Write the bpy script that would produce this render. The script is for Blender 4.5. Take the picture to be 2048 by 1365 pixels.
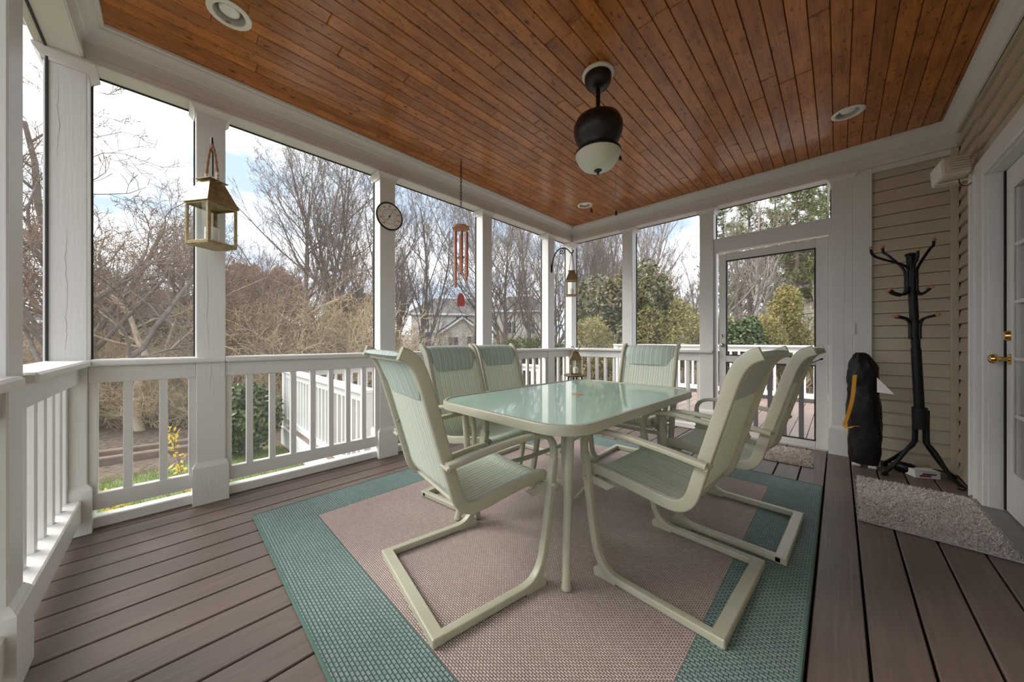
import bpy, math, random
import numpy as np
from mathutils import Vector, Matrix, noise as mnoise

for o in list(bpy.data.objects): bpy.data.objects.remove(o)
scene = bpy.context.scene
col = scene.collection

# ------------------------------------------------------------------ camera
CAM_H = 1.03
YAW = math.radians(44.4)
S_, C_ = math.sin(YAW), math.cos(YAW)
cam_d = bpy.data.cameras.new('camera'); cam = bpy.data.objects.new('camera', cam_d); col.objects.link(cam)
cam_d.sensor_width = 36.0; cam_d.lens = 667.0 / 2048.0 * 36.0
cam_d.clip_start = 0.02; cam_d.clip_end = 600
cam.location = (0, 0, CAM_H); cam.rotation_euler = (math.pi/2, 0, YAW)
scene.camera = cam

# ------------------------------------------------------------------ sky and exposure
scene.view_settings.view_transform = 'Standard'
scene.view_settings.look = 'None'
scene.view_settings.gamma = 1.0
scene.view_settings.use_curve_mapping = False
scene.view_settings.exposure = 1.95

world = bpy.data.worlds.new('sky'); scene.world = world; world.use_nodes = True
wn, wl = world.node_tree.nodes, world.node_tree.links
wn.clear()
w_out = wn.new('ShaderNodeOutputWorld'); w_bg = wn.new('ShaderNodeBackground')
w_tc = wn.new('ShaderNodeTexCoord'); w_map = wn.new('ShaderNodeMapping'); w_map.inputs['Scale'].default_value = (1.0, 1.0, 2.6)
w_n = wn.new('ShaderNodeTexNoise'); w_n.inputs['Scale'].default_value = 2.1; w_n.inputs['Detail'].default_value = 7; w_n.inputs['Roughness'].default_value = 0.56
w_r = wn.new('ShaderNodeValToRGB')
w_r.color_ramp.elements[0].position = 0.42; w_r.color_ramp.elements[0].color = (0.165, 0.205, 0.255, 1)
w_r.color_ramp.elements[1].position = 0.66; w_r.color_ramp.elements[1].color = (0.80, 0.80, 0.80, 1)
e = w_r.color_ramp.elements.new(0.54); e.color = (0.44, 0.465, 0.495, 1)
wl.new(w_tc.outputs['Generated'], w_map.inputs['Vector']); wl.new(w_map.outputs['Vector'], w_n.inputs['Vector'])
wl.new(w_n.outputs['Fac'], w_r.inputs['Fac']); wl.new(w_r.outputs['Color'], w_bg.inputs['Color'])
w_bg.inputs['Strength'].default_value = 1.3
wl.new(w_bg.outputs[0], w_out.inputs[0])

# hazy sun behind thin cloud: very soft
sun_d = bpy.data.lights.new('sun', 'SUN'); sun_d.energy = 1.5; sun_d.angle = math.radians(35); sun_d.color = (1.0, 0.96, 0.9)
sun = bpy.data.objects.new('sun', sun_d); col.objects.link(sun)
sun.rotation_euler = (math.radians(52), 0, math.radians(-50))

# ------------------------------------------------------------------ mesh helpers
def rot2(x, y, a):
    c, s = math.cos(a), math.sin(a); return x*c - y*s, x*s + y*c

def catmull(pts, n=6):
    P = [Vector(p) for p in pts]; out = []
    for i in range(len(P)-1):
        p0 = P[max(i-1, 0)]; p1 = P[i]; p2 = P[i+1]; p3 = P[min(i+2, len(P)-1)]
        for k in range(n):
            t = k/n
            out.append(0.5*((2*p1) + (p2-p0)*t + (2*p0-5*p1+4*p2-p3)*t*t + (3*p1-p0-3*p2+p3)*t*t*t))
    out.append(P[-1]); return out

class MB:
    def __init__(s): s.v = []; s.f = []
    def add(s, v, f):
        o = len(s.v); s.v += [tuple(p) for p in v]; s.f += [tuple(i+o for i in q) for q in f]; return s
    def box(s, x0, x1, y0, y1, z0, z1, c=0.0):
        if x0 > x1: x0, x1 = x1, x0
        if y0 > y1: y0, y1 = y1, y0
        if z0 > z1: z0, z1 = z1, z0
        c = min(c, (x1-x0)*.45, (y1-y0)*.45, (z1-z0)*.45)
        if c <= 0:
            v = [(x, y, z) for z in (z0, z1) for y in (y0, y1) for x in (x0, x1)]
            return s.add(v, [(0,2,3,1),(4,5,7,6),(0,1,5,4),(2,6,7,3),(0,4,6,2),(1,3,7,5)])
        v = []; idx = {}
        X = (x0, x1); Y = (y0, y1); Z = (z0, z1)
        for i in (0,1):
            for j in (0,1):
                for k in (0,1):
                    sx, sy, sz = (1 if i == 0 else -1), (1 if j == 0 else -1), (1 if k == 0 else -1)
                    idx[i,j,k] = len(v)
                    v += [(X[i], Y[j]+sy*c, Z[k]+sz*c), (X[i]+sx*c, Y[j], Z[k]+sz*c), (X[i]+sx*c, Y[j]+sy*c, Z[k])]
        f = []
        I = lambda i, j, k, a: idx[i,j,k]+a
        f += [(I(0,0,0,0),I(0,0,1,0),I(0,1,1,0),I(0,1,0,0)), (I(1,0,0,0),I(1,1,0,0),I(1,1,1,0),I(1,0,1,0))]
        f += [(I(0,0,0,1),I(1,0,0,1),I(1,0,1,1),I(0,0,1,1)), (I(0,1,0,1),I(0,1,1,1),I(1,1,1,1),I(1,1,0,1))]
        f += [(I(0,0,0,2),I(0,1,0,2),I(1,1,0,2),I(1,0,0,2)), (I(0,0,1,2),I(1,0,1,2),I(1,1,1,2),I(0,1,1,2))]
        for k in (0,1):
            for j in (0,1): f.append((I(0,j,k,1),I(1,j,k,1),I(1,j,k,2),I(0,j,k,2)))
            for i in (0,1): f.append((I(i,0,k,0),I(i,1,k,0),I(i,1,k,2),I(i,0,k,2)))
        for i in (0,1):
            for j in (0,1): f.append((I(i,j,0,0),I(i,j,1,0),I(i,j,1,1),I(i,j,0,1)))
        for key in idx: f.append((idx[key], idx[key]+1, idx[key]+2))
        return s.add(v, f)
    def tube(s, pts, r, n=8, caps=True):
        P = [Vector(p) for p in pts]; m = len(P)
        R = r if isinstance(r, (list, tuple)) else [r]*m
        v = []; prev = None
        for i in range(m):
            t = (P[min(i+1, m-1)] - P[max(i-1, 0)])
            t = t.normalized() if t.length > 1e-9 else Vector((0,0,1))
            if prev is None:
                a = Vector((0,0,1)) if abs(t.z) < .9 else Vector((1,0,0))
                u = t.cross(a).normalized()
            else:
                u = prev - t*prev.dot(t)
                u = u.normalized() if u.length > 1e-6 else t.orthogonal().normalized()
            prev = u; w = t.cross(u)
            for k in range(n):
                a = 2*math.pi*k/n
                v.append(P[i] + (u*math.cos(a) + w*math.sin(a))*R[i])
        f = [(i*n+k, i*n+(k+1)%n, (i+1)*n+(k+1)%n, (i+1)*n+k) for i in range(m-1) for k in range(n)]
        if caps: f += [tuple(range(n-1, -1, -1)), tuple((m-1)*n+k for k in range(n))]
        return s.add(v, f)
    def lathe(s, prof, n=24, at=(0,0,0), cap=True):
        v = []; m = len(prof)
        for r, z in prof:
            for k in range(n):
                a = 2*math.pi*k/n; v.append((at[0]+r*math.cos(a), at[1]+r*math.sin(a), at[2]+z))
        f = [(i*n+k, i*n+(k+1)%n, (i+1)*n+(k+1)%n, (i+1)*n+k) for i in range(m-1) for k in range(n)]
        if cap: f += [tuple(range(n-1, -1, -1)), tuple((m-1)*n+k for k in range(n))]
        return s.add(v, f)
    def prism(s, poly, z0, z1):
        n = len(poly)
        v = [(x, y, z0) for x, y in poly] + [(x, y, z1) for x, y in poly]
        f = [tuple(range(n-1, -1, -1)), tuple(range(n, 2*n))] + [(k, (k+1)%n, n+(k+1)%n, n+k) for k in range(n)]
        return s.add(v, f)
    def loft(s, rings, caps=True):
        n = len(rings[0]); m = len(rings); v = [p for r in rings for p in r]
        f = [(i*n+k, i*n+(k+1)%n, (i+1)*n+(k+1)%n, (i+1)*n+k) for i in range(m-1) for k in range(n)]
        if caps: f += [tuple(range(n-1, -1, -1)), tuple((m-1)*n+k for k in range(n))]
        return s.add(v, f)
    def grid(s, rows):
        m = len(rows); n = len(rows[0])
        return s.add([p for r in rows for p in r], [(i*n+k, i*n+k+1, (i+1)*n+k+1, (i+1)*n+k) for i in range(m-1) for k in range(n-1)])
    def xf(s, M, start=0):
        s.v = s.v[:start] + [tuple(M @ Vector(p)) for p in s.v[start:]]; return s
    def mesh(s, name, mat, smooth=35):
        me = bpy.data.meshes.new(name); me.from_pydata(s.v, [], s.f); 
        import bmesh
        bm = bmesh.new(); bm.from_mesh(me); bmesh.ops.recalc_face_normals(bm, faces=bm.faces[:]); bm.to_mesh(me); bm.free()
        if mat: me.materials.append(mat)
        if smooth:
            me.polygons.foreach_set('use_smooth', [True]*len(me.polygons)); me.set_sharp_from_angle(angle=math.radians(smooth))
        me.update(); return me
    def build(s, name, mat, parent=None, smooth=35):
        return link(name, s.mesh(name, mat, smooth), parent)

def link(name, me, parent=None):
    o = bpy.data.objects.new(name, me); col.objects.link(o)
    if parent is not None: o.parent = parent
    return o
def empty(name, loc=(0,0,0), rz=0.0, scale=1.0):
    o = bpy.data.objects.new(name, None); col.objects.link(o); o.location = loc; o.rotation_euler = (0,0,rz)
    o.scale = (scale,)*3; o.empty_display_size = .1; return o
def tag(o, label=None, cat=None, group=None, kind=None):
    if label: o['label'] = label
    if cat: o['category'] = cat
    if group: o['group'] = group
    if kind: o['kind'] = kind
    return o
def struct(o, label=None): o['kind'] = 'structure'; (label and o.__setitem__('label', label)); return o
def copy_tree(o, parent=None):
    c = o.copy(); col.objects.link(c); c.parent = parent
    for ch in list(o.children): copy_tree(ch, c)
    return c
def rrect(w, h, r, n=3):
    out = []
    for cx, cy, a0 in ((w/2-r, h/2-r, 0), (-w/2+r, h/2-r, 90), (-w/2+r, -h/2+r, 180), (w/2-r, -h/2+r, 270)):
        for k in range(n+1):
            a = math.radians(a0 + 90*k/n); out.append((cx+r*math.cos(a), cy+r*math.sin(a)))
    return out
def sweep_xz(mb, path, y, prof):
    """sweep a (lateral, normal) profile along a path in the plane y = const"""
    rings = []; m = len(path)
    for i in range(m):
        a = path[max(i-1,0)]; b = path[min(i+1,m-1)]
        t = Vector((b[0]-a[0], b[1]-a[1])).normalized(); nx, nz = -t.y, t.x
        rings.append([(path[i][0]+nx*q, y+l, path[i][1]+nz*q) for l, q in prof])
    return mb.loft(rings)
def P(px, depth):
    a = (px-1024)/667.0; return ((-S_+a*C_)*depth, (C_+a*S_)*depth)

# ------------------------------------------------------------------ materials
def newmat(name):
    m = bpy.data.materials.new(name); m.use_nodes = True
    return m, m.node_tree.nodes, m.node_tree.links, m.node_tree.nodes['Principled BSDF']
def mat(name, base, rough=.5, metal=0.0, coat=0.0, var=0.0, vscale=30, bump=0.0, bscale=(60,60,60), objvar=0.0, trans=0.0, spec=.5, detail=4):
    m, n, l, b = newmat(name)
    b.inputs['Base Color'].default_value = (*base, 1); b.inputs['Roughness'].default_value = rough
    b.inputs['Metallic'].default_value = metal; b.inputs['Coat Weight'].default_value = coat; b.inputs['Coat Roughness'].default_value = .12
    b.inputs['Transmission Weight'].default_value = trans; b.inputs['Specular IOR Level'].default_value = spec
    geo = n.new('ShaderNodeNewGeometry')
    src = None
    if var:
        t = n.new('ShaderNodeTexNoise'); t.inputs['Scale'].default_value = vscale; t.inputs['Detail'].default_value = detail
        l.new(geo.outputs['Position'], t.inputs['Vector'])
        mr = n.new('ShaderNodeMapRange'); mr.inputs[1].default_value = .25; mr.inputs[2].default_value = .75
        mr.inputs[3].default_value = 1-var; mr.inputs[4].default_value = 1+var
        l.new(t.outputs['Fac'], mr.inputs[0]); src = mr.outputs[0]
    if objvar:
        oi = n.new('ShaderNodeObjectInfo'); mr2 = n.new('ShaderNodeMapRange'); mr2.inputs[3].default_value = 1-objvar; mr2.inputs[4].default_value = 1+objvar
        l.new(oi.outputs['Random'], mr2.inputs[0])
        if src:
            mm = n.new('ShaderNodeMath'); mm.operation = 'MULTIPLY'; l.new(src, mm.inputs[0]); l.new(mr2.outputs[0], mm.inputs[1]); src = mm.outputs[0]
        else: src = mr2.outputs[0]
    if src:
        vm = n.new('ShaderNodeVectorMath'); vm.operation = 'SCALE'; vm.inputs[0].default_value = base
        l.new(src, vm.inputs['Scale']); l.new(vm.outputs[0], b.inputs['Base Color'])
    if bump:
        mp = n.new('ShaderNodeMapping'); mp.inputs['Scale'].default_value = bscale; l.new(geo.outputs['Position'], mp.inputs['Vector'])
        t2 = n.new('ShaderNodeTexNoise'); t2.inputs['Scale'].default_value = 1; t2.inputs['Detail'].default_value = 5
        l.new(mp.outputs[0], t2.inputs['Vector'])
        bp = n.new('ShaderNodeBump'); bp.inputs['Strength'].default_value = bump; bp.inputs['Distance'].default_value = .004
        l.new(t2.outputs['Fac'], bp.inputs['Height']); l.new(bp.outputs[0], b.inputs['Normal'])
    return m

M = {}
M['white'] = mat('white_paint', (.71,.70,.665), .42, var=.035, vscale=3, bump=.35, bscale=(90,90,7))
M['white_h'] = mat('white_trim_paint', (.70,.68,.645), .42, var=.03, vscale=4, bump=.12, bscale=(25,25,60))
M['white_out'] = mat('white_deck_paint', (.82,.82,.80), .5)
M['siding'] = mat('tan_siding', (.55,.465,.345), .5, var=.05, vscale=3, bump=.25, bscale=(8,8,140))
M['crack'] = mat('paint_crack', (.30,.28,.25), .9)
M['lapshadow'] = mat('siding_lap_shadow', (.10,.075,.05), .9)  # dark wall backing, shows between boards as the shadow line under each lap
M['sage'] = mat('sage_metal', (.47,.455,.345), .36, var=.06, vscale=9)
M['black'] = mat('black_metal', (.004,.004,.0045), .42, spec=.3)
M['fanblack'] = mat('oil_bronze', (.007,.0045,.004), .35)
M['brass'] = mat('polished_brass', (.75,.52,.18), .16, metal=1)
M['brassold'] = mat('aged_brass', (.36,.28,.15), .42, metal=.85, var=.35, vscale=40)
M['knobwood'] = mat('knob_wood', (.42,.20,.10), .35)
M['dark'] = mat('dark_gap', (.015,.011,.009), .9)
M['blackrubber'] = mat('black_spline', (.012,.012,.012), .6)
M['bagcloth'] = mat('black_nylon', (.008,.0065,.0065), .45, bump=1.0, bscale=(18,18,12), spec=.3)
M['orange'] = mat('orange_webbing', (.72,.33,.03), .7)
M['paper'] = mat('white_paper', (.82,.80,.78), .7)
M['copper'] = mat('copper_tube', (.45,.20,.14), .32, metal=.75)
M['chimewood'] = mat('chime_wood', (.55,.25,.14), .5, var=.2, vscale=60)
M['redwood'] = mat('red_sail', (.42,.035,.015), .4, var=.3, vscale=70)
M['frost'] = mat('frosted_glass_bowl', (.62,.60,.49), .35)
M['lightwhite'] = mat('light_trim_white', (.78,.75,.68), .4)
M['baffle'] = mat('baffle_grey', (.52,.50,.46), .5)
M['bulb'] = mat('bulb_glass', (.80,.80,.76), .15)
M['speaker'] = mat('speaker_white', (.68,.58,.45), .5)
M['candle'] = mat('candle_wax', (.85,.83,.76), .5)
M['stoolwood'] = mat('stool_wood', (.16,.10,.075), .5)
M['rope'] = mat('jute_rope', (.34,.17,.09), .9)
M['bark'] = mat('grey_bark', (.24,.20,.17), .9, var=.3, vscale=9)
M['barktan'] = mat('tan_bark', (.46,.36,.26), .9, var=.3, vscale=8)
M['twig'] = mat('twig', (.25,.205,.175), .9)
M['twigtan'] = mat('tan_twig', (.48,.38,.24), .9, var=.35, vscale=1.2)
M['twigbrown'] = mat('brown_twig', (.28,.20,.145), .9, var=.35, vscale=1.2)
M['twigfar'] = mat('hazy_far_twig', (.36,.305,.275), .9)  # paler than the nearer twigs: distance haze put into the colour
M['barkfar'] = mat('hazy_far_bark', (.30,.255,.23), .9)  # trunks paled along with the far twigs for the same haze
M['pinebark'] = mat('pine_bark', (.15,.105,.085), .9, var=.3, vscale=6)
M['plate'] = mat('pale_plastic', (.7,.67,.6), .4)
M['grey_threshold'] = mat('grey_wood_threshold', (.23,.21,.19), .6, bump=.3, bscale=(120,8,20), var=.15, vscale=8)
M['brick'] = mat('brick_red', (.36,.17,.11), .8, var=.2, vscale=2)
M['roof'] = mat('grey_shingle', (.115,.10,.095), .85, var=.2, vscale=3)
M['housewhite'] = mat('cream_siding', (.74,.71,.63), .6)
M['houseblue'] = mat('blue_grey_siding', (.16,.19,.23), .6)
M['houseglass'] = mat('far_window_glass', (.10,.12,.15), .08)
M['timber'] = mat('landscape_timber', (.22,.16,.12), .9, var=.3, vscale=6)

def leafmat(name, c1, c2, rough=.45, tl=.3):
    m, n, l, b = newmat(name)
    geo = n.new('ShaderNodeNewGeometry'); oi = n.new('ShaderNodeObjectInfo')
    r = n.new('ShaderNodeValToRGB'); r.color_ramp.elements[0].color = (*c1,1); r.color_ramp.elements[1].color = (*c2,1)
    l.new(geo.outputs['Random Per Island'], r.inputs['Fac'])
    l.new(r.outputs['Color'], b.inputs['Base Color']); b.inputs['Roughness'].default_value = rough
    t = n.new('ShaderNodeBsdfTranslucent'); l.new(r.outputs['Color'], t.inputs['Color'])
    mx = n.new('ShaderNodeMixShader'); mx.inputs[0].default_value = tl
    l.new(b.outputs[0], mx.inputs[1]); l.new(t.outputs[0], mx.inputs[2]); l.new(mx.outputs[0], n['Material Output'].inputs['Surface'])
    return m
M['magnolia'] = leafmat('magnolia_leaf', (.055,.072,.024), (.26,.235,.10), .35, .1)
M['magnolia_brown'] = leafmat('magnolia_leaf_brown', (.17,.125,.06), (.34,.21,.11), .5, .2)
M['hedge'] = leafmat('yellow_green_leaf', (.20,.18,.06), (.47,.40,.15), .5, .3)
M['hedgegreen'] = leafmat('fresh_green_leaf', (.09,.125,.03), (.21,.24,.06), .5, .3)
M['camellia'] = leafmat('camellia_leaf', (.045,.08,.028), (.17,.22,.085), .28, .1)
M['yellow'] = leafmat('yellow_leaf', (.62,.44,.03), (.85,.68,.10), .5, .35)
M['needle'] = leafmat('pine_needle', (.11,.135,.05), (.26,.27,.10), .5, .2)
M['ivy'] = leafmat('olive_leaf', (.06,.065,.02), (.16,.15,.05), .5, .3)
M['russet'] = leafmat('russet_leaf', (.20,.10,.05), (.36,.20,.10), .7, .3)

def m_floor(name, base, gloss):
    m, n, l, b = newmat(name)
    geo = n.new('ShaderNodeNewGeometry'); oi = n.new('ShaderNodeObjectInfo')
    ad = n.new('ShaderNodeVectorMath'); ad.operation = 'MULTIPLY_ADD'; ad.inputs[1].default_value = (1,1,1)
    cx = n.new('ShaderNodeCombineXYZ'); mu = n.new('ShaderNodeMath'); mu.operation = 'MULTIPLY'; mu.inputs[1].default_value = 37
    l.new(oi.outputs['Random'], mu.inputs[0]); l.new(mu.outputs[0], cx.inputs[1]); l.new(mu.outputs[0], cx.inputs[2])
    l.new(geo.outputs['Position'], ad.inputs[0]); l.new(cx.outputs[0], ad.inputs[2])
    mp = n.new('ShaderNodeMapping'); mp.inputs['Scale'].default_value = (60, 3.2, 10); l.new(ad.outputs[0], mp.inputs[0])
    g = n.new('ShaderNodeTexNoise'); g.inputs['Scale'].default_value = 1; g.inputs['Detail'].default_value = 6; g.inputs['Distortion'].default_value = .6; l.new(mp.outputs[0], g.inputs['Vector'])
    big = n.new('ShaderNodeTexNoise'); big.inputs['Scale'].default_value = 1.4; big.inputs['Detail'].default_value = 3; l.new(geo.outputs['Position'], big.inputs['Vector'])
    r = n.new('ShaderNodeValToRGB'); r.color_ramp.elements[0].position = .3; r.color_ramp.elements[1].position = .72
    r.color_ramp.elements[0].color = (*[c*.82 for c in base],1); r.color_ramp.elements[1].color = (*[c*1.13 for c in base],1)
    l.new(g.outputs['Fac'], r.inputs['Fac'])
    mr = n.new('ShaderNodeMapRange'); mr.inputs[3].default_value = .82; mr.inputs[4].default_value = 1.18
    l.new(big.outputs['Fac'], mr.inputs[0])
    mr2 = n.new('ShaderNodeMapRange'); mr2.inputs[3].default_value = .93; mr2.inputs[4].default_value = 1.07; l.new(oi.outputs['Random'], mr2.inputs[0])
    m2 = n.new('ShaderNodeMath'); m2.operation = 'MULTIPLY'; l.new(mr.outputs[0], m2.inputs[0]); l.new(mr2.outputs[0], m2.inputs[1])
    vs = n.new('ShaderNodeVectorMath'); vs.operation = 'SCALE'; l.new(r.outputs['Color'], vs.inputs[0]); l.new(m2.outputs[0], vs.inputs['Scale'])
    l.new(vs.outputs[0], b.inputs['Base Color']); b.inputs['Roughness'].default_value = gloss
    bp = n.new('ShaderNodeBump'); bp.inputs['Strength'].default_value = .3; bp.inputs['Distance'].default_value = .003; l.new(g.outputs['Fac'], bp.inputs['Height']); l.new(bp.outputs[0], b.inputs['Normal'])
    return m
M['floor'] = m_floor('deck_stain_brown', (.165,.118,.097), .45)
M['deckout'] = m_floor('deck_weathered_pink', (.30,.21,.17), .6)

def m_ceiling():
    m, n, l, b = newmat('stained_tongue_and_groove')
    geo = n.new('ShaderNodeNewGeometry'); oi = n.new('ShaderNodeObjectInfo')
    cx = n.new('ShaderNodeCombineXYZ'); mu = n.new('ShaderNodeMath'); mu.operation = 'MULTIPLY'; mu.inputs[1].default_value = 53
    l.new(oi.outputs['Random'], mu.inputs[0]); l.new(mu.outputs[0], cx.inputs[1]); l.new(mu.outputs[0], cx.inputs[2])
    ad = n.new('ShaderNodeVectorMath'); l.new(geo.outputs['Position'], ad.inputs[0]); l.new(cx.outputs[0], ad.inputs[1])
    mp = n.new('ShaderNodeMapping'); mp.inputs['Scale'].default_value = (75, 2.6, 1); l.new(ad.outputs[0], mp.inputs[0])
    g = n.new('ShaderNodeTexNoise'); g.inputs['Scale'].default_value = 1; g.inputs['Detail'].default_value = 7; g.inputs['Distortion'].default_value = 1.4; l.new(mp.outputs[0], g.inputs['Vector'])
    mp3 = n.new('ShaderNodeMapping'); mp3.inputs['Scale'].default_value = (14, 5, 1); l.new(ad.outputs[0], mp3.inputs[0])
    blotch = n.new('ShaderNodeTexNoise'); blotch.inputs['Scale'].default_value = 1; blotch.inputs['Detail'].default_value = 4; l.new(mp3.outputs[0], blotch.inputs['Vector'])
    r = n.new('ShaderNodeValToRGB'); cr = r.color_ramp
    cr.elements[0].position = .25; cr.elements[0].color = (.155,.034,.004,1); cr.elements[1].position = .8; cr.elements[1].color = (.66,.235,.034,1)
    mix0 = n.new('ShaderNodeMath'); mix0.operation = 'MULTIPLY_ADD'; mix0.inputs[1].default_value = .45
    sc = n.new('ShaderNodeMath'); sc.operation = 'MULTIPLY'; sc.inputs[1].default_value = .55; l.new(blotch.outputs['Fac'], sc.inputs[0])
    l.new(g.outputs['Fac'], mix0.inputs[0]); l.new(sc.outputs[0], mix0.inputs[2]); l.new(mix0.outputs[0], r.inputs['Fac'])
    # knots
    mp2 = n.new('ShaderNodeMapping'); mp2.inputs['Scale'].default_value = (13, 8, 1); l.new(ad.outputs[0], mp2.inputs[0])
    vo = n.new('ShaderNodeTexVoronoi'); vo.inputs['Scale'].default_value = 1; vo.inputs['Randomness'].default_value = 1; l.new(mp2.outputs[0], vo.inputs['Vector'])
    kr = n.new('ShaderNodeMapRange'); kr.inputs[1].default_value = .04; kr.inputs[2].default_value = .19; kr.inputs[3].default_value = .14; kr.inputs[4].default_value = 1; l.new(vo.outputs['Distance'], kr.inputs[0])
    wn_ = n.new('ShaderNodeSeparateColor'); l.new(vo.outputs['Color'], wn_.inputs[0])
    gt = n.new('ShaderNodeMath'); gt.operation = 'LESS_THAN'; gt.inputs[1].default_value = .30; l.new(wn_.outputs[0], gt.inputs[0])
    mxk = n.new('ShaderNodeMath'); mxk.operation = 'MAXIMUM'; l.new(kr.outputs[0], mxk.inputs[0]); l.new(gt.outputs[0], mxk.inputs[1])
    mr2 = n.new('ShaderNodeMapRange'); mr2.inputs[3].default_value = .80; mr2.inputs[4].default_value = 1.14; l.new(oi.outputs['Random'], mr2.inputs[0])
    mp4 = n.new('ShaderNodeMapping'); mp4.inputs['Scale'].default_value = (60, 24, 1); l.new(ad.outputs[0], mp4.inputs[0])
    fl = n.new('ShaderNodeTexNoise'); fl.inputs['Scale'].default_value = 1; fl.inputs['Detail'].default_value = 3; l.new(mp4.outputs[0], fl.inputs['Vector'])
    fr_ = n.new('ShaderNodeMapRange'); fr_.inputs[1].default_value = .60; fr_.inputs[2].default_value = .70; fr_.inputs[3].default_value = 1; fr_.inputs[4].default_value = .38; l.new(fl.outputs['Fac'], fr_.inputs[0])
    m3 = n.new('ShaderNodeMath'); m3.operation = 'MULTIPLY'; l.new(mxk.outputs[0], m3.inputs[0]); l.new(fr_.outputs[0], m3.inputs[1])
    m2 = n.new('ShaderNodeMath'); m2.operation = 'MULTIPLY'; l.new(m3.outputs[0], m2.inputs[0]); l.new(mr2.outputs[0], m2.inputs[1])
    vs = n.new('ShaderNodeVectorMath'); vs.operation = 'SCALE'; l.new(r.outputs['Color'], vs.inputs[0]); l.new(m2.outputs[0], vs.inputs['Scale'])
    l.new(vs.outputs[0], b.inputs['Base Color'])
    b.inputs['Roughness'].default_value = .4; b.inputs['Coat Weight'].default_value = .6; b.inputs['Coat Roughness'].default_value = .22; b.inputs['Specular IOR Level'].default_value = .3
    bp = n.new('ShaderNodeBump'); bp.inputs['Strength'].default_value = .12; bp.inputs['Distance'].default_value = .002; l.new(g.outputs['Fac'], bp.inputs['Height']); l.new(bp.outputs[0], b.inputs['Normal'])
    return m
M['ceiling'] = m_ceiling()

def m_screen():
    m, n, l, b = newmat('insect_screen'); n.remove(b)
    t = n.new('ShaderNodeBsdfTransparent'); d = n.new('ShaderNodeBsdfDiffuse'); d.inputs['Color'].default_value = (.5,.5,.51,1)
    mx = n.new('ShaderNodeMixShader'); mx.inputs[0].default_value = .12
    l.new(t.outputs[0], mx.inputs[1]); l.new(d.outputs[0], mx.inputs[2]); l.new(mx.outputs[0], n['Material Output'].inputs['Surface'])
    return m
M['screen'] = m_screen()
def m_clear(name, tint=(.95,.97,.96), refl=.10):
    m, n, l, b = newmat(name); n.remove(b)
    t = n.new('ShaderNodeBsdfTransparent'); t.inputs['Color'].default_value = (*tint,1); g = n.new('ShaderNodeBsdfGlossy'); g.inputs['Roughness'].default_value = .03
    fr = n.new('ShaderNodeLayerWeight'); fr.inputs['Blend'].default_value = .5
    pw = n.new('ShaderNodeMath'); pw.operation = 'POWER'; pw.inputs[1].default_value = 4; l.new(fr.outputs['Facing'], pw.inputs[0])
    ma = n.new('ShaderNodeMath'); ma.operation = 'MULTIPLY_ADD'; ma.inputs[1].default_value = .7; ma.inputs[2].default_value = .04; l.new(pw.outputs[0], ma.inputs[0])
    mx = n.new('ShaderNodeMixShader'); l.new(ma.outputs[0], mx.inputs[0])
    l.new(t.outputs[0], mx.inputs[1]); l.new(g.outputs[0], mx.inputs[2]); l.new(mx.outputs[0], n['Material Output'].inputs['Surface'])
    return m
M['clear'] = m_clear('clear_glass')
def m_tableglass():
    m, n, l, b = newmat('mint_patterned_glass')
    b.inputs['Base Color'].default_value = (.66,.97,.82,1); b.inputs['Roughness'].default_value = .12
    b.inputs['Coat Weight'].default_value = .75; b.inputs['Coat Roughness'].default_value = .02; b.inputs['Coat IOR'].default_value = 1.45
    geo = n.new('ShaderNodeNewGeometry'); t = n.new('ShaderNodeTexNoise'); t.inputs['Scale'].default_value = 7; t.inputs['Detail'].default_value = 3; l.new(geo.outputs['Position'], t.inputs['Vector'])
    bp = n.new('ShaderNodeBump'); bp.inputs['Strength'].default_value = .05; bp.inputs['Distance'].default_value = .004; l.new(t.outputs['Fac'], bp.inputs['Height']); l.new(bp.outputs[0], b.inputs['Coat Normal'])
    tr = n.new('ShaderNodeBsdfTransparent'); tr.inputs['Color'].default_value = (.70,.90,.80,1)
    mx = n.new('ShaderNodeMixShader'); mx.inputs[0].default_value = .12
    l.new(b.outputs[0], mx.inputs[1]); l.new(tr.outputs[0], mx.inputs[2]); l.new(mx.outputs[0], n['Material Output'].inputs['Surface'])
    return m
M['tableglass'] = m_tableglass()

def m_sling(name, stops, freq, trans):
    m, n, l, b = newmat(name)
    tc = n.new('ShaderNodeTexCoord'); sp = n.new('ShaderNodeSeparateXYZ'); l.new(tc.outputs['Object'], sp.inputs[0])
    mu = n.new('ShaderNodeMath'); mu.operation = 'MULTIPLY_ADD'; mu.inputs[1].default_value = freq; mu.inputs[2].default_value = 50; l.new(sp.outputs['Y'], mu.inputs[0])
    fr = n.new('ShaderNodeMath'); fr.operation = 'FRACT'; l.new(mu.outputs[0], fr.inputs[0])
    r = n.new('ShaderNodeValToRGB'); r.color_ramp.interpolation = 'CONSTANT'
    els = r.color_ramp.elements; els[0].position = stops[0][0]; els[0].color = (*stops[0][1],1)
    els[1].position = stops[1][0]; els[1].color = (*stops[1][1],1)
    for p_, c_ in stops[2:]: q = els.new(p_); q.color = (*c_,1)
    l.new(fr.outputs[0], r.inputs['Fac']); l.new(r.outputs['Color'], b.inputs['Base Color']); b.inputs['Roughness'].default_value = .6
    t = n.new('ShaderNodeBsdfTranslucent'); l.new(r.outputs['Color'], t.inputs['Color'])
    mx = n.new('ShaderNodeMixShader'); mx.inputs[0].default_value = trans
    l.new(b.outputs[0], mx.inputs[1]); l.new(t.outputs[0], mx.inputs[2]); l.new(mx.outputs[0], n['Material Output'].inputs['Surface'])
    return m
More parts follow.
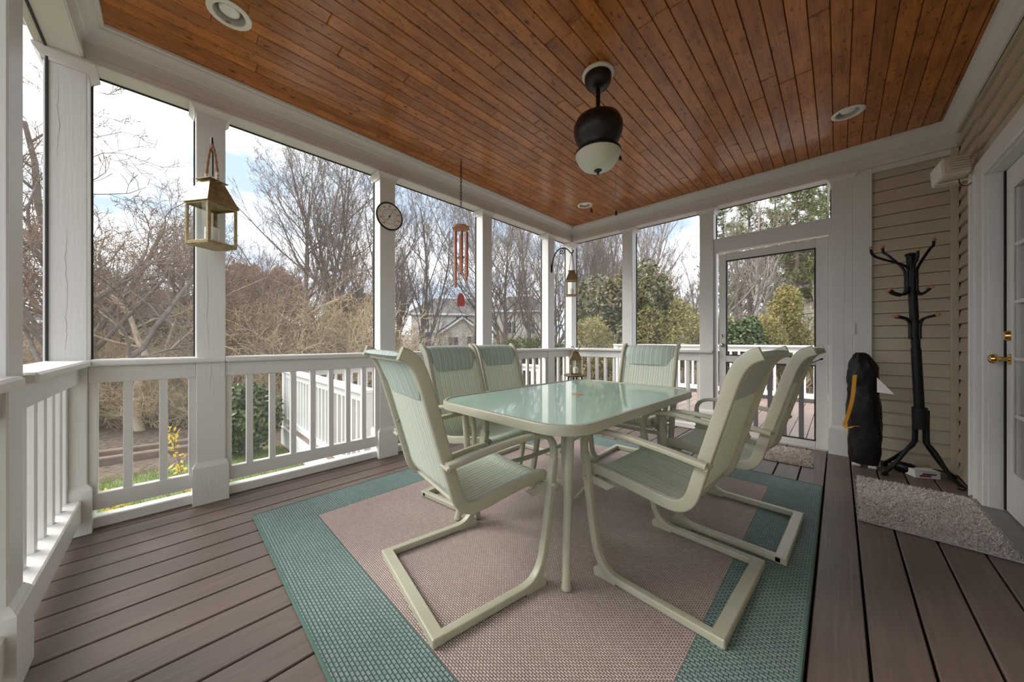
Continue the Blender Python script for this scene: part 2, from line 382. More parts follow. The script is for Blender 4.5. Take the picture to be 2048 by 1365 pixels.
cA, cB, cC, cD, cE = (.74,.82,.71), (.60,.72,.64), (.90,.91,.78), (.34,.44,.42), (.85,.81,.65)
M['sling'] = m_sling('striped_sling', [(0,cA),(.16,cD),(.20,cC),(.34,cB),(.42,cE),(.58,cA),(.66,cD),(.70,cC),(.84,cB),(.92,cA)], 11.5, .28)
hA, hB, hC = (.48,.57,.51), (.32,.42,.40), (.60,.65,.55)
M['slinghead'] = m_sling('striped_headrest', [(0,hA),(.16,hB),(.22,hC),(.34,hA),(.44,hB),(.50,hA),(.66,hB),(.72,hC),(.86,hA)], 11.5, .12)

def m_weave(name, c1, c2, mortar, sx, sy, alongx=True):
    m, n, l, b = newmat(name)
    geo = n.new('ShaderNodeNewGeometry'); mp = n.new('ShaderNodeMapping'); mp.inputs['Scale'].default_value = (sx, sy, 1)
    l.new(geo.outputs['Position'], mp.inputs[0])
    br = n.new('ShaderNodeTexBrick'); br.inputs['Scale'].default_value = 1; br.inputs['Mortar Size'].default_value = .13; br.inputs['Mortar Smooth'].default_value = .8
    br.inputs['Brick Width'].default_value = 1.0; br.inputs['Row Height'].default_value = .55
    br.inputs['Color1'].default_value = (*c1,1); br.inputs['Color2'].default_value = (*c2,1); br.inputs['Mortar'].default_value = (*mortar,1)
    l.new(mp.outputs[0], br.inputs['Vector'])
    t = n.new('ShaderNodeTexNoise'); t.inputs['Scale'].default_value = 2.2; t.inputs['Detail'].default_value = 4; l.new(geo.outputs['Position'], t.inputs['Vector'])
    mr = n.new('ShaderNodeMapRange'); mr.inputs[3].default_value = .8; mr.inputs[4].default_value = 1.2; l.new(t.outputs['Fac'], mr.inputs[0])
    vs = n.new('ShaderNodeVectorMath'); vs.operation = 'SCALE'; l.new(br.outputs['Color'], vs.inputs[0]); l.new(mr.outputs[0], vs.inputs['Scale'])
    l.new(vs.outputs[0], b.inputs['Base Color']); b.inputs['Roughness'].default_value = .85
    bp = n.new('ShaderNodeBump'); bp.inputs['Strength'].default_value = .8; bp.inputs['Distance'].default_value = .004; bp.invert = True
    l.new(br.outputs['Fac'], bp.inputs['Height']); l.new(bp.outputs[0], b.inputs['Normal'])
    return m
M['rugteal'] = m_weave('rug_teal', (.205,.30,.285), (.27,.365,.345), (.085,.13,.12), 46, 46)
M['rugbeige'] = m_weave('rug_beige', (.54,.43,.385), (.66,.54,.49), (.17,.12,.11), 64, 72)
M['shag'] = mat('shag_grey', (.50,.44,.40), .95, var=.4, vscale=90, objvar=.0)

def m_ground():
    m, n, l, b = newmat('leaf_litter')
    geo = n.new('ShaderNodeNewGeometry')
    t = n.new('ShaderNodeTexNoise'); t.inputs['Scale'].default_value = 14; t.inputs['Detail'].default_value = 8; l.new(geo.outputs['Position'], t.inputs['Vector'])
    r = n.new('ShaderNodeValToRGB'); r.color_ramp.elements[0].position = .3; r.color_ramp.elements[0].color = (.05,.036,.026,1); r.color_ramp.elements[1].position = .75; r.color_ramp.elements[1].color = (.24,.165,.11,1)
    l.new(t.outputs['Fac'], r.inputs['Fac']); l.new(r.outputs['Color'], b.inputs['Base Color']); b.inputs['Roughness'].default_value = .95
    bp = n.new('ShaderNodeBump'); bp.inputs['Strength'].default_value = 1; bp.inputs['Distance'].default_value = .05; l.new(t.outputs['Fac'], bp.inputs['Height']); l.new(bp.outputs[0], b.inputs['Normal'])
    return m
M['ground'] = m_ground()
M['grass'] = leafmat('lawn_grass', (.10,.17,.03), (.26,.33,.06), .7, .35)

# ================================================================== THE PORCH
XL, YB, XR, YN = -2.87, 4.22, 0.65, -0.33       # inner faces: left posts, back posts, house wall, near posts
ZB, ZC = 2.52, 2.72                              # underside of header beam, ceiling
rng = random.Random(7)

# ---- floor
flo = struct(MB().box(-3.01, .80, -.50, 4.40, -.10, -.045).build('floor', M['dark'], None, 0))
unit_board = MB().box(-.0695, .0695, -.5, .5, -.034, 0, .003).mesh('floor_board', M['floor'], 0)
pitch = .1455
k0 = -2
x = 0.0715 - .1455/2 + .0
xs = []
cx = .1445
while cx > -2.95: xs.append(cx); cx -= pitch
cx = .1445 + pitch
while cx < XR+.12: xs.append(cx); cx += pitch
for cx in sorted(xs):
    cuts = [-.47, 4.385]
    if rng.random() < .3: cuts.insert(1, rng.choice([2.9, 3.3, 3.7]))
    for a, b_ in zip(cuts[:-1], cuts[1:]):
        o = link('floor_board', unit_board, flo); o.location = (cx, (a+b_)/2, 0); o.scale = (.985+.006*rng.random(), b_-a-.004, 1)
        if cx > XR-.06: o.scale.x *= .9

# ---- ceiling
cei = struct(MB().box(-3.05, .85, -.52, 4.45, ZC+.09, ZC+.12).build('ceiling', M['dark'], None, 0))
LIGHTS = [(-2.25, .21), (.05, 3.505), (-2.256, 3.60)]
def ceil_piece(x0, x1, y0, y1, sink):
    o = link('ceiling_board', unit_cb, cei); o.location = ((x0+x1)/2, (y0+y1)/2, ZC+sink); o.scale = ((x1-x0)/.1, y1-y0, 1)
unit_cb = MB().box(-.05, .05, -.5, .5, 0, .016, .0035).mesh('ceiling_board', M['ceiling'], 0)
bw = .0835; hx = .064
xa = -2.87
while xa < XR-.005:
    xb = min(xa+bw, XR+.01)
    cuts = [-.45]
    y = -.45 + rng.uniform(.3, 2.4)
    while y < 4.2:
        cuts.append(y); y += rng.uniform(1.1, 2.6)
    cuts.append(4.30)
    holes = [(lx, ly) for lx, ly in LIGHTS if lx-hx < xb and lx+hx > xa]
    for a, b_ in zip(cuts[:-1], cuts[1:]):
        sink = rng.uniform(0, .0012)
        segs = [(a, b_, None)]
        for h in holes:
            new = []
            for s0, s1, hh in segs:
                lo, hi = max(s0, h[1]-hx), min(s1, h[1]+hx)
                if hh is None and lo < hi:
                    if lo > s0: new.append((s0, lo, None))
                    new.append((lo, hi, h))
                    if hi < s1: new.append((hi, s1, None))
                else: new.append((s0, s1, hh))
            segs = new
        for s0, s1, hh in segs:
            if hh is None: ceil_piece(xa+.0012, xb-.0012, s0+.0008, s1-.0006, sink)
            else:
                if hh[0]-hx > xa+.004: ceil_piece(xa+.0006, hh[0]-hx, s0, s1, sink)
                if hh[0]+hx < xb-.004: ceil_piece(hh[0]+hx, xb-.0006, s0, s1, sink)
    xa = xb

# ---- header beams (wall tops)
def beam(name, x0, x1, y0, y1, seam=None):
    o = struct(MB().box(x0, x1, y0, y1, ZB, ZC+.085, .003).build(name, M['white_h']))
    return o
b_left = beam('wall_left', -3.02, XL, -.47, 4.37)
b_back = beam('wall_back', XL, XR+.16, YB, YB+.15)
b_near = beam('wall_near', XL, XR+.16, -.48, YN)
# a thin applied strip along the foot of each beam
MB().box(XL, XL+.006, YN, YB, ZB+.003, ZB+.042, .002).build('beam_strip', M['white_h'], b_left)
MB().box(XL, XR, YB-.006, YB, ZB+.003, ZB+.042, .002).build('beam_strip', M['white_h'], b_back)
MB().box(XL, XR, YN, YN+.006, ZB+.003, ZB+.042, .002).build('beam_strip', M['white_h'], b_near)

# ---- crown moulding
crown = [(0,2.628),(.010,2.628),(.012,2.640),(.018,2.645),(.024,2.658),(.036,2.674),(.052,2.685),(.062,2.694),(.064,2.703),(.078,2.706),(.080,2.7195),(0,2.7195)]
def crown_run(name, p0, p1, n):
    d = Vector(p1)-Vector(p0); L = d.length; u = d/L
    rings = []
    for (end, sgn) in ((0, 1), (1, -1)):
        base = Vector(p0) if end == 0 else Vector(p1)
        rings.append([tuple((base + Vector(n)*q + u*(q*sgn)).to_3d() + Vector((0,0,z))) for q, z in crown])
    return struct(MB().loft(rings).build(name, M['white_h'], None, 14))
crown_run('trim_1', (XL, YN), (XL, YB), (1, 0))
crown_run('trim_2', (XL, YB), (XR, YB), (0, -1))
crown_run('trim_3', (XR, YB), (XR, YN), (-1, 0))
crown_run('trim_4', (XR, YN), (XL, YN), (0, 1))

# ---- posts
def post(cx, cy, label, base=True, cap=(1,1,1,1), w=.14):
    t = tag(empty('porch_post', (cx, cy, 0)), label, 'post', 'white square porch posts')
    r = w/2
    MB().box(-r, r, -r, r, 0, ZB, .004).build('shaft', M['white'], t)
    c = MB()
    prof = [(0, ZB-.062), (.006, ZB-.062), (.008, ZB-.046), (.014, ZB-.036), (.026, ZB-.018), (.030, ZB-.014), (.030, ZB-.001)]
    rings = []
    for q, z in prof:
        q2 = r+q; rings.append([(-q2,-q2,z),(q2,-q2,z),(q2,q2,z),(-q2,q2,z)])
    c.loft(rings); c.build('cap', M['white_h'], t, 14)
    if base:
        b = MB(); q = r+.017
        b.loft([[(-k,-k,z),(k,-k,z),(k,k,z),(-k,k,z)] for k, z in ((q,0.001),(q,.232),(q-.004,.240),(q-.006,.246),(r+.003,.258),(r+.001,.262))])
        b.build('base', M['white'], t, 0)
    return t
def cracks(t, face, runs, seed):
    r_ = random.Random(seed)
    for off, z0, z1 in runs:
        m_ = MB(); pts = []; q_ = off; k_ = 14
        for i in range(k_+1):
            q_ += r_.uniform(-.004,.004); z_ = z0+(z1-z0)*i/k_; pts.append((q_, z_, .0006*math.sin(math.pi*i/k_)+.00015))
        for (a0,a1,aw),(b0,b1,bw) in zip(pts[:-1], pts[1:]):
            if face == 'x': m_.add([(.0705,a0-aw,a1),(.0705,a0+aw,a1),(.0705,b0+bw,b1),(.0705,b0-bw,b1)], [(0,1,2,3)])
            else: m_.add([(a0-aw,-.0705,a1),(a0+aw,-.0705,a1),(b0+bw,-.0705,b1),(b0-bw,-.0705,b1)], [(0,1,2,3)])
        m_.build('check_crack', M['crack'], t, 0)
px_, py_ = XL-.07, YB+.07
cp = post(px_, -.385, 'rough-grained white corner post where the two open railings meet beside the lantern post')
cracks(cp, 'x', [(.008,1.20,1.62),(.0,.98,1.22),(-.03,1.95,2.40)], 3)
cp = post(px_, .178, 'white porch post with the large brass lantern hung on it')
cracks(cp, 'x', [(-.008,1.0,1.55),(-.012,.70,.90)], 4)
post(px_, 1.35, 'white porch post with the round dial thermometer mounted on it')
post(px_, 2.53, 'white porch post standing between the wind chime and the scroll bracket post')
post(px_, 3.72, 'white porch post carrying the iron scroll bracket')
post(px_, py_, 'white corner post behind the small stool with a lantern')
post(-2.0, py_, 'white porch post in front of the round magnolia tree')
post(-1.065, py_, 'white porch post on the latch side of the screen door')
cp = post(.022, py_, 'white porch post behind the black bag beside the screen door')
cracks(cp, 'y', [(.005,1.1,2.2),(.02,.6,1.2)], 5)
post(-1.785, YN-.07, 'white porch post at the end of the railing with weathered balusters')
post(-.55, YN-.07, 'white porch post in the railing opposite the screen door')
post(.535, YN-.07, 'white porch post against the house wall opposite the coat rack')

# ---- railings
def railing(p0, p1, inward, label, capover=(0,0), thick=False):
    """p0,p1 on the inner post-face line; inward = unit normal into the porch"""
    a = Vector((*p0,0)); b = Vector((*p1,0)); d = b-a; L = d.length; u = d/L; n = Vector((*inward,0))
    t = tag(empty('porch_railing', (a+b)/2), label, 'railing', 'white porch railings')
    Mx = Matrix(((u.x, n.x, 0, 0), (u.y, n.y, 0, 0), (0, 0, 1, 0), (0,0,0,1)))
    h = L/2
    def pc(name, mb, smooth=0): return mb.xf(Mx).build(name, M['white'] if name != 'cap_rail' else M['white_h'], t, smooth)
    pc('cap_rail', MB().box(-h-capover[0], h+capover[1], -.125, .030, .893, .928, .008), 30)
    pc('upper_rail', MB().box(-h, h, -.055, -.012, .802, .892, .003))
    if thick: pc('lower_rail', MB().box(-h, h, -.105, -.002, .075, .190, .006))
    else:
        pc('lower_rail', MB().box(-h, h, -.062, -.018, .108, .196, .003))
        pc('curb', MB().box(-h, h, -.11, -.035, .001, .062, .006))
    by = -.026 if thick else 0.0
    nb = max(1, round(L/.136)); sp = L/nb
    me = None
    for i in range(nb+1):
        q = -h + i*sp
        if i == 0: q += .016
        if i == nb: q -= .016
        if me is None: me = MB().box(-.018, .018, -.057+by, -.021+by, .186, .808, .003).xf(Mx).mesh('baluster', M['white'], 0)
        o = link('baluster', me, t); o.location = u*q
    return t
railing((XL, -.315), (XL, .108), (1,0), 'short white railing between the corner post and the brass lantern post', (.0,.14))
railing((XL, .248), (XL, 1.28), (1,0), 'white railing between the brass lantern post and the thermometer post', (0,.14))
railing((XL, 1.42), (XL, 2.46), (1,0), 'white railing between the thermometer post and the next post, behind two patio chairs', (0,.14))
railing((XL, 2.60), (XL, 3.65), (1,0), 'white railing ending at the scroll bracket post, behind the far-side chairs', (0,.14))
railing((XL, 3.79), (XL, YB), (1,0), 'short white railing beside the scroll bracket post in the porch corner')
railing((XL, YB), (-2.07, YB), (0,-1), 'white railing between the porch corner and the magnolia-side post', (0,.14))
railing((-1.93, YB), (-1.135, YB), (0,-1), 'white railing ending beside the screen door latch, behind the head chair', (0,.14))
railing((XL, YN), (-1.855, YN), (0,1), 'white railing with weathered streaked balusters and thick lower rail', (.02,0), True)
railing((-1.715, YN), (-.62, YN), (0,1), 'white railing in the wall opposite the screen door', (0,0), True)
railing((-.48, YN), (.465, YN), (0,1), 'white railing in the wall opposite the coat rack', (0,0), True)

# ---- insect screens (window openings)
wi = [0]
def screen(x0, x1, y0, y1, z0, z1):
    wi[0] += 1
    along_y = abs(x1-x0) < 1e-6
    m = MB()
    if along_y: m.add([(x0,y0,z0),(x0,y1,z0),(x0,y1,z1),(x0,y0,z1)], [(0,1,2,3)])
    else: m.add([(x0,y0,z0),(x1,y0,z0),(x1,y0,z1),(x0,y0,z1)], [(0,1,2,3)])
    o = struct(m.build('window_%d' % wi[0], M['screen'], None, 0))
    f = MB(); w = .0045
    if along_y:
        f.box(x0-w, x0+w, y0, y0+.008, z0, z1).box(x0-w, x0+w, y1-.008, y1, z0, z1).box(x0-w, x0+w, y0, y1, z1-.008, z1)
    else:
        f.box(x0, x0+.008, y0-w, y0+w, z0, z1).box(x1-.008, x1, y0-w, y0+w, z0, z1).box(x0, x1, y0-w, y0+w, z1-.008, z1)
    f.build('screen_spline', M['blackrubber'], o, 0)
sx = -2.995
for a, b_ in ((-.315,.108),(.248,1.28),(1.42,2.46),(2.60,3.65),(3.79,4.22)): screen(sx, sx, a, b_, .06, ZB)
sy = YB+.125
for a, b_ in ((XL,-2.07),(-1.93,-1.135)): screen(a, b_, sy, sy, .06, ZB)
screen(-.995, -.048, sy, sy, 2.165, ZB)
for a, b_ in ((-2.87,-1.855),(-1.715,-.62),(-.48,.465)): screen(a, b_, YN-.112, YN-.112, .06, ZB)

# ---- screen door in the back wall
hd = struct(MB().box(-.995, -.048, YB+.012, YB+.13, 2.02, 2.165, .003).build('trim_5', M['white_h']))
MB().box(-.995, -.975, YB+.02, YB+.12, 0, 2.02, .002).build('door_stop', M['white'], hd, 0)
MB().box(-.066, -.048, YB+.02, YB+.12, 0, 2.02, .002).build('door_stop', M['white'], hd, 0)
sd = struct(empty('door_1', (-.52, YB+.06, 0)))
dx0, dx1, dy0, dy1 = -.43, .452, -.018, .018
MB().box(dx0, dx0+.068, dy0, dy1, .012, 1.985, .004).build('stile', M['white'], sd, 0)
MB().box(dx1-.088, dx1, dy0, dy1, .012, 2.0, .004).build('stile', M['white'], sd, 0)
MB().box(dx0+.068, dx1-.088, dy0, dy1, 1.912, 1.99, .004).build('top_rail', M['white_h'], sd, 0)
MB().box(dx0+.068, dx1-.088, dy0, dy1, .80, .872, .004).build('middle_rail', M['white_h'], sd, 0)
MB().box(dx0+.068, dx1-.088, dy0, dy1, .012, .082, .004).build('bottom_rail', M['white_h'], sd, 0)
bar = MB().box(-.019, .019, -.010, .010, .08, .802, .002).mesh('guard_bar', mat('grey_guard_bar', (.17,.16,.155), .5), 0)
for bx in (-.775, -.62, -.502, -.388, -.259): o = link('guard_bar', bar, sd); o.location = (bx+.52, .004, 0)
for z0, z1 in ((.082,.80),(.872,1.912)):
    m = MB().add([(dx0+.068,.012,z0),(dx1-.088,.012,z0),(dx1-.088,.012,z1),(dx0+.068,.012,z1)], [(0,1,2,3)])
    s_ = m.build('screen_panel', M['screen'], sd, 0)
    w = .004; X0, X1 = dx0+.068, dx1-.088
    MB().box(X0,X0+.009,dy0-.002,.012,z0,z1).box(X1-.009,X1,dy0-.002,.012,z0,z1).box(X0,X1,dy0-.002,.012,z0,z0+.009).box(X0,X1,dy0-.002,.012,z1-.009,z1).build('screen_spline', M['blackrubber'], s_, 0)
lk = MB().lathe([(.0,0),(.020,0),(.022,.004),(.020,.016),(.010,.024),(.0,.026)], 16, cap=False).xf(Matrix.Rotation(math.radians(90),4,'X')).build('latch', mat('brushed_nickel', (.5,.47,.42), .35, metal=.8), sd); lk.location = (-.397, dy0-.002, .985)
lk2 = MB().tube([(0,0,0),(0,-.018,0),(.012,-.03,-.03)], .005, 6).build('thumb_lever', M['brassold'], sd); lk2.location = (-.397, dy0, 1.10)
dc = tag(MB().tube([(-.02,3.965,.86),(-.12,4.09,.80),(-.22,4.19,.745)], .004, 6).tube([(-.02,3.965,.86),(-.005,3.95,.868)], .008, 8).build('door_spring', M['black']), 'thin black door spring with a tip, stretched across the screen door', 'spring')
dc.location = (-.10, .20, 0)

# ---- house wall sections with lap siding
def lap(name, n_boards, width, exposure, parent, Mx, z0=0.012, skip=None):
    prof_t, prof_b = .004, .022
    v = [(0,0,0),(width,0,0),(width,0,exposure-.004),(0,0,exposure-.004),(0,-prof_b,0),(width,-prof_b,0),(width,-prof_t,exposure-.004),(0,-prof_t,exposure-.004)]
    f = [(0,1,2,3),(4,7,6,5),(0,4,5,1),(3,2,6,7),(0,3,7,4),(1,5,6,2)]
    me = MB().add(v, f).xf(Mx).mesh(name, M['siding'], 0)
    for i in range(n_boards):
        o = link(name, me, parent); o.location = (0,0,z0+i*exposure)
EXP = .1045
wb = struct(MB().box(.10, XR+.15, YB+.035, YB+.13, 0, ZB).build('wall_back_siding', M['lapshadow'], None, 0))
lap('siding_board', 24, XR-.03-.205, EXP, wb, Matrix.Translation((.205, YB+.035, 0)))
struct(MB().box(.092, .207, YB-.005, YB+.03, 0, ZB, .004).build('trim_6', M['white']))
struct(MB().box(XR-.03, XR+.01, YB-.012, YB+.03, 0, ZB, .004).build('trim_7', M['siding']))
struct(MB().box(.207, XR, YB-.008, YB+.02, ZB-.045, ZB, .004).build('trim_8', M['white_h']))
tag(MB().box(.088, .106, YB-.02, YB-.005, 1.09, 1.19, .003).build('door_sensor', M['plate']), 'small pale plastic door sensor on the white board beside the screen door', 'sensor')

DY0, DY1 = 2.575, 3.47            # house door opening
wr = struct(MB().box(XR+.02, XR+.16, DY1+.02, YB+.13, 0, ZC+.05).build('wall_right', M['lapshadow'], None, 0))
MB().box(XR+.02, XR+.16, -.48, DY0-.02, 0, ZC+.05).build('wall_panel', M['lapshadow'], wr, 0)
MB().box(XR+.02, XR+.16, DY0-.02, DY1+.02, 2.07, ZC+.05).build('wall_panel', M['lapshadow'], wr, 0)
Rm = lambda y: Matrix(((0,1,0,XR+.02),(-1,0,0,y),(0,0,1,0),(0,0,0,1)))
lap('siding_board', 26, YB-.0-(DY1+.245), EXP, wr, Rm(YB-.015))
lap('siding_board', 26, DY0-.12+.33, EXP, wr, Rm(DY0-.12))
lap('siding_board', 6, (DY1+.245)-(DY0-.12), EXP, wr, Rm(DY1+.245), z0=.012+EXP*20.7)
# door casing
tr = struct(empty('trim_9', (XR, (DY0+DY1)/2, 0)))
def casing(y0, y1, z0, z1, name='casing'):
    MB().box(XR-.022, XR+.03, y0, y1, z0, z1, .006).xf(Matrix.Translation((-XR, -(DY0+DY1)/2, 0))).build(name, M['white'], tr, 0)
casing(DY1+.005, DY1+.25, 0, 2.165)
MB().box(XR-.034, XR-.018, DY1+.225, DY1+.25, 0, 2.165, .004).box(XR-.034, XR-.018, DY1+.125, DY1+.135, 0, 2.10, .003).xf(Matrix.Translation((-XR, -(DY0+DY1)/2, 0))).build('casing_bead', M['white'], tr, 0)
casing(DY0-.125, DY0-.005, 0, 2.165)
casing(DY0-.005, DY1+.005, 2.045, 2.165, 'head_casing')
MB().box(XR, XR+.14, DY1, DY1+.02, 0, 2.06, .002).box(XR, XR+.14, DY0-.02, DY0, 0, 2.06, .002).box(XR, XR+.14, DY0, DY1, 2.04, 2.06, .002).xf(Matrix.Translation((-XR, -(DY0+DY1)/2, 0))).build('jamb', M['white'], tr, 0)
th = struct(MB().box(XR-.036, XR+.14, DY0-.12, DY1+.20, .001, .022, .006).build('trim_10', M['grey_threshold'], None, 0))
# house door
hx0, hx1 = XR+.058, XR+.10
d2 = struct(empty('door_2', (hx0, (DY0+DY1)/2, 0)))
T2 = Matrix.Translation((-hx0, -(DY0+DY1)/2, 0))
ya, yb_ = DY0+.004, DY1-.022
def dp(name, m, mt='white', sm=0, parent=None): return m.xf(T2).build(name, M[mt], parent or d2, sm)
dp('stile', MB().box(hx0, hx1, ya, ya+.115, .03, 2.035, .003)); dp('stile', MB().box(hx0, hx1, yb_-.115, yb_, .03, 2.035, .003))
dp('top_rail', MB().box(hx0, hx1, ya+.115, yb_-.115, 1.90, 2.035, .003)); dp('bottom_rail', MB().box(hx0, hx1, ya+.115, yb_-.115, .03, .28, .003))
gw = (yb_-.115)-(ya+.115); gh = 1.90-.28
for i in (1,2): dp('muntin', MB().box(hx0+.004, hx1-.004, ya+.115+gw*i/3-.011, ya+.115+gw*i/3+.011, .28, 1.90, .004))
for j in range(1,5): dp('muntin', MB().box(hx0+.003, hx1-.003, ya+.115, yb_-.115, .28+gh*j/5-.011, .28+gh*j/5+.011, .004))
for i in range(3):
    for j in range(5):
        dp('pane', MB().add([(hx0+.02, ya+.115+gw*(i+a_)/3, .28+gh*(j+b_)/5) for a_, b_ in ((0,0),(1,0),(1,1),(0,1))], [(0,1,2,3)]), 'clear')
dp('bead', MB().box(hx0-.006, hx0+.006, ya+.105, ya+.118, .27, 1.91, .003).box(hx0-.006, hx0+.006, yb_-.118, yb_-.105, .27, 1.91, .003).box(hx0-.006, hx0+.006, ya+.118, yb_-.118, 1.897, 1.91, .003).box(hx0-.006, hx0+.006, ya+.118, yb_-.118, .27, .283, .003))
dp('gap_shade_strip', MB().box(hx0-.006, hx1, yb_, yb_+.019, .03, 2.035), 'dark')  # dark strip standing for the shade in the gap beside the jamb
bl = dp('dim_room_sheet', MB().box(hx1+.012, hx1+.016, ya+.02, yb_-.02, .1, 2.0), 'dark'); bl.data.materials[0] = mat('brown_interior', (.16,.10,.065), .8)  # brown sheet added behind the panes to stand for the dim room
kn = MB().lathe([(.0,0),(.032,0),(.032,.006),(.012,.010),(.011,.030),(.016,.036),(.026,.046),(.029,.058),(.024,.070),(.012,.076),(0,.077)], 24, cap=False).xf(Matrix.Rotation(math.radians(-90),4,'Y')).build('knob', M['brass'], d2); kn.location = (0, yb_-.065-(DY0+DY1)/2, .925)
db = MB().lathe([(.0,0),(.030,0),(.030,.010),(.022,.022),(0,.024)], 24, cap=False).xf(Matrix.Rotation(math.radians(-90),4,'Y')).build('deadbolt', M['brass'], d2); db.location = (0, yb_-.065-(DY0+DY1)/2, 1.06)

# dark room behind the door so the panes do not open onto the sky
struct(MB().box(XR+.16, XR+.165, DY0-.1, DY1+.1, 0, 2.2).build('wall_inside', M['dark'], None, 0))
# wall base and roof above the porch, so the sky only enters through the openings
struct(MB().box(-3.35, 5.0, -.85, 4.75, ZC+.13, ZC+.20).build('roof_deck', M['white_out'], None, 0))

# ================================================================== FURNITURE
# ---- rug
RZ = .009
rug = tag(empty('area_rug', (-1.265, 1.765, 0)), 'flat woven outdoor rug with wide teal border and beige field under the table', 'rug')
rx0, rx1, ry0, ry1, bwid = -2.45, -.085, .335, 3.20, .268
Tr = Matrix.Translation((1.265, -1.765, 0))
m = MB()
m.box(rx0, rx1, ry0, ry0+bwid, .001, RZ, .003).box(rx0, rx1, ry1-bwid, ry1, .001, RZ, .003).box(rx0, rx0+bwid, ry0+bwid, ry1-bwid, .001, RZ, .003).box(rx1-bwid, rx1, ry0+bwid, ry1-bwid, .001, RZ, .003)
m.xf(Tr).build('border', M['rugteal'], rug, 0)
MB().box(rx0+bwid, rx1-bwid, ry0+bwid, ry1-bwid, .001, RZ-.0008, .001).xf(Tr).build('field', M['rugbeige'], rug, 0)
m = MB()
for (a, b_) in (((rx0,ry0),(rx1,ry0)),((rx1,ry0),(rx1,ry1)),((rx1,ry1),(rx0,ry1)),((rx0,ry1),(rx0,ry0))): m.tube([(a[0],a[1],.006),(b_[0],b_[1],.006)], .006, 6)
m.xf(Tr).build('bound_edge', mat('rug_edge_teal', (.10,.19,.15), .9), rug)

# ---- dining table
TX, TY, TZ = -1.168, 1.776, .70
TW, TL, TR = .955, 1.497, .17
tbl = tag(empty('patio_table', (TX, TY, RZ), math.radians(-.8)), 'rectangular patio table with mint glass top and sage metal rim', 'table')
tz = TZ-RZ
def rr(w, l, r, n=8): return rrect(w, l, r, n)
o_ = rr(TW, TL, TR); i_ = rr(TW-.05, TL-.05, TR-.025)
m = MB()
rings = []
for q, z in ((0,tz-.040),(.002,tz-.006),(.006,tz),(.020,tz+.001),(.024,tz-.004),(.024,tz-.040)):
    rings.append([(x_, y_, z) for x_, y_ in rr(TW-2*q, TL-2*q, TR-q)])
n_ = len(rings[0]); v = [p for r_ in rings for p in r_]; mm = len(rings)
f = [(i*n_+k, i*n_+(k+1)%n_, ((i+1)%mm)*n_+(k+1)%n_, ((i+1)%mm)*n_+k) for i in range(mm) for k in range(n_)]
m.add(v, f).build('rim', M['sage'], tbl, 40)
MB().prism(rr(TW-.048, TL-.048, TR-.024), tz-.010, tz-.004).build('glass_top', M['tableglass'], tbl, 40)
MB().lathe([(.0,tz-.004),(.036,tz-.004),(.036,tz-.0015),(.030,tz),(.022,tz),(.0,tz)], 24, cap=False).build('umbrella_hole_plug', mat('faded_orange_plug', (.55,.33,.20), .6), tbl)
for sx_ in (1,-1):
    for sy_ in (1,-1):
        pts = catmull([(sx_*.372, sy_*.600, tz-.03), (sx_*.358, sy_*.590, tz-.20), (sx_*.352, sy_*.592, tz-.42), (sx_*.378, sy_*.636, .012)], 8)
        lg = MB().tube(pts, .0185, 12).build('leg', M['sage'], tbl)
        MB().lathe([(.0,0),(.017,0),(.021,.004),(.021,.016),(.019,.02),(0,.02)], 14, at=(sx_*.378, sy_*.636, 0.0005), cap=False).build('foot_cap', M['sage'], lg)
        br_ = catmull([(sx_*.330, sy_*.585, tz-.035), (sx_*.318, sy_*.565, tz-.18), (sx_*.320, sy_*.558, tz-.32), (sx_*.30, sy_*.48, tz-.42)], 8)
        MB().tube(br_, .015, 10).build('leg_brace', M['sage'], tbl)
        MB().tube([(sx_*.318, sy_*.562, tz-.21), (sx_*.36, sy_*.592, tz-.21)], .006, 8).tube([(sx_*.318, sy_*.562, tz-.235), (sx_*.36, sy_*.592, tz-.235)], .006, 8).build('bolt', M['sage'], tbl)
for sx_ in (1,-1): MB().tube([(sx_*.30, -.48, tz-.42), (sx_*.24, -.2, tz-.41), (sx_*.24, .2, tz-.41), (sx_*.30, .48, tz-.42)], .014, 10).build('stretcher', M['sage'], tbl)
for sy_ in (1,-1): MB().tube([(-.32, sy_*.555, tz-.30), (.32, sy_*.555, tz-.30)], .013, 10).build('stretcher', M['sage'], tbl)

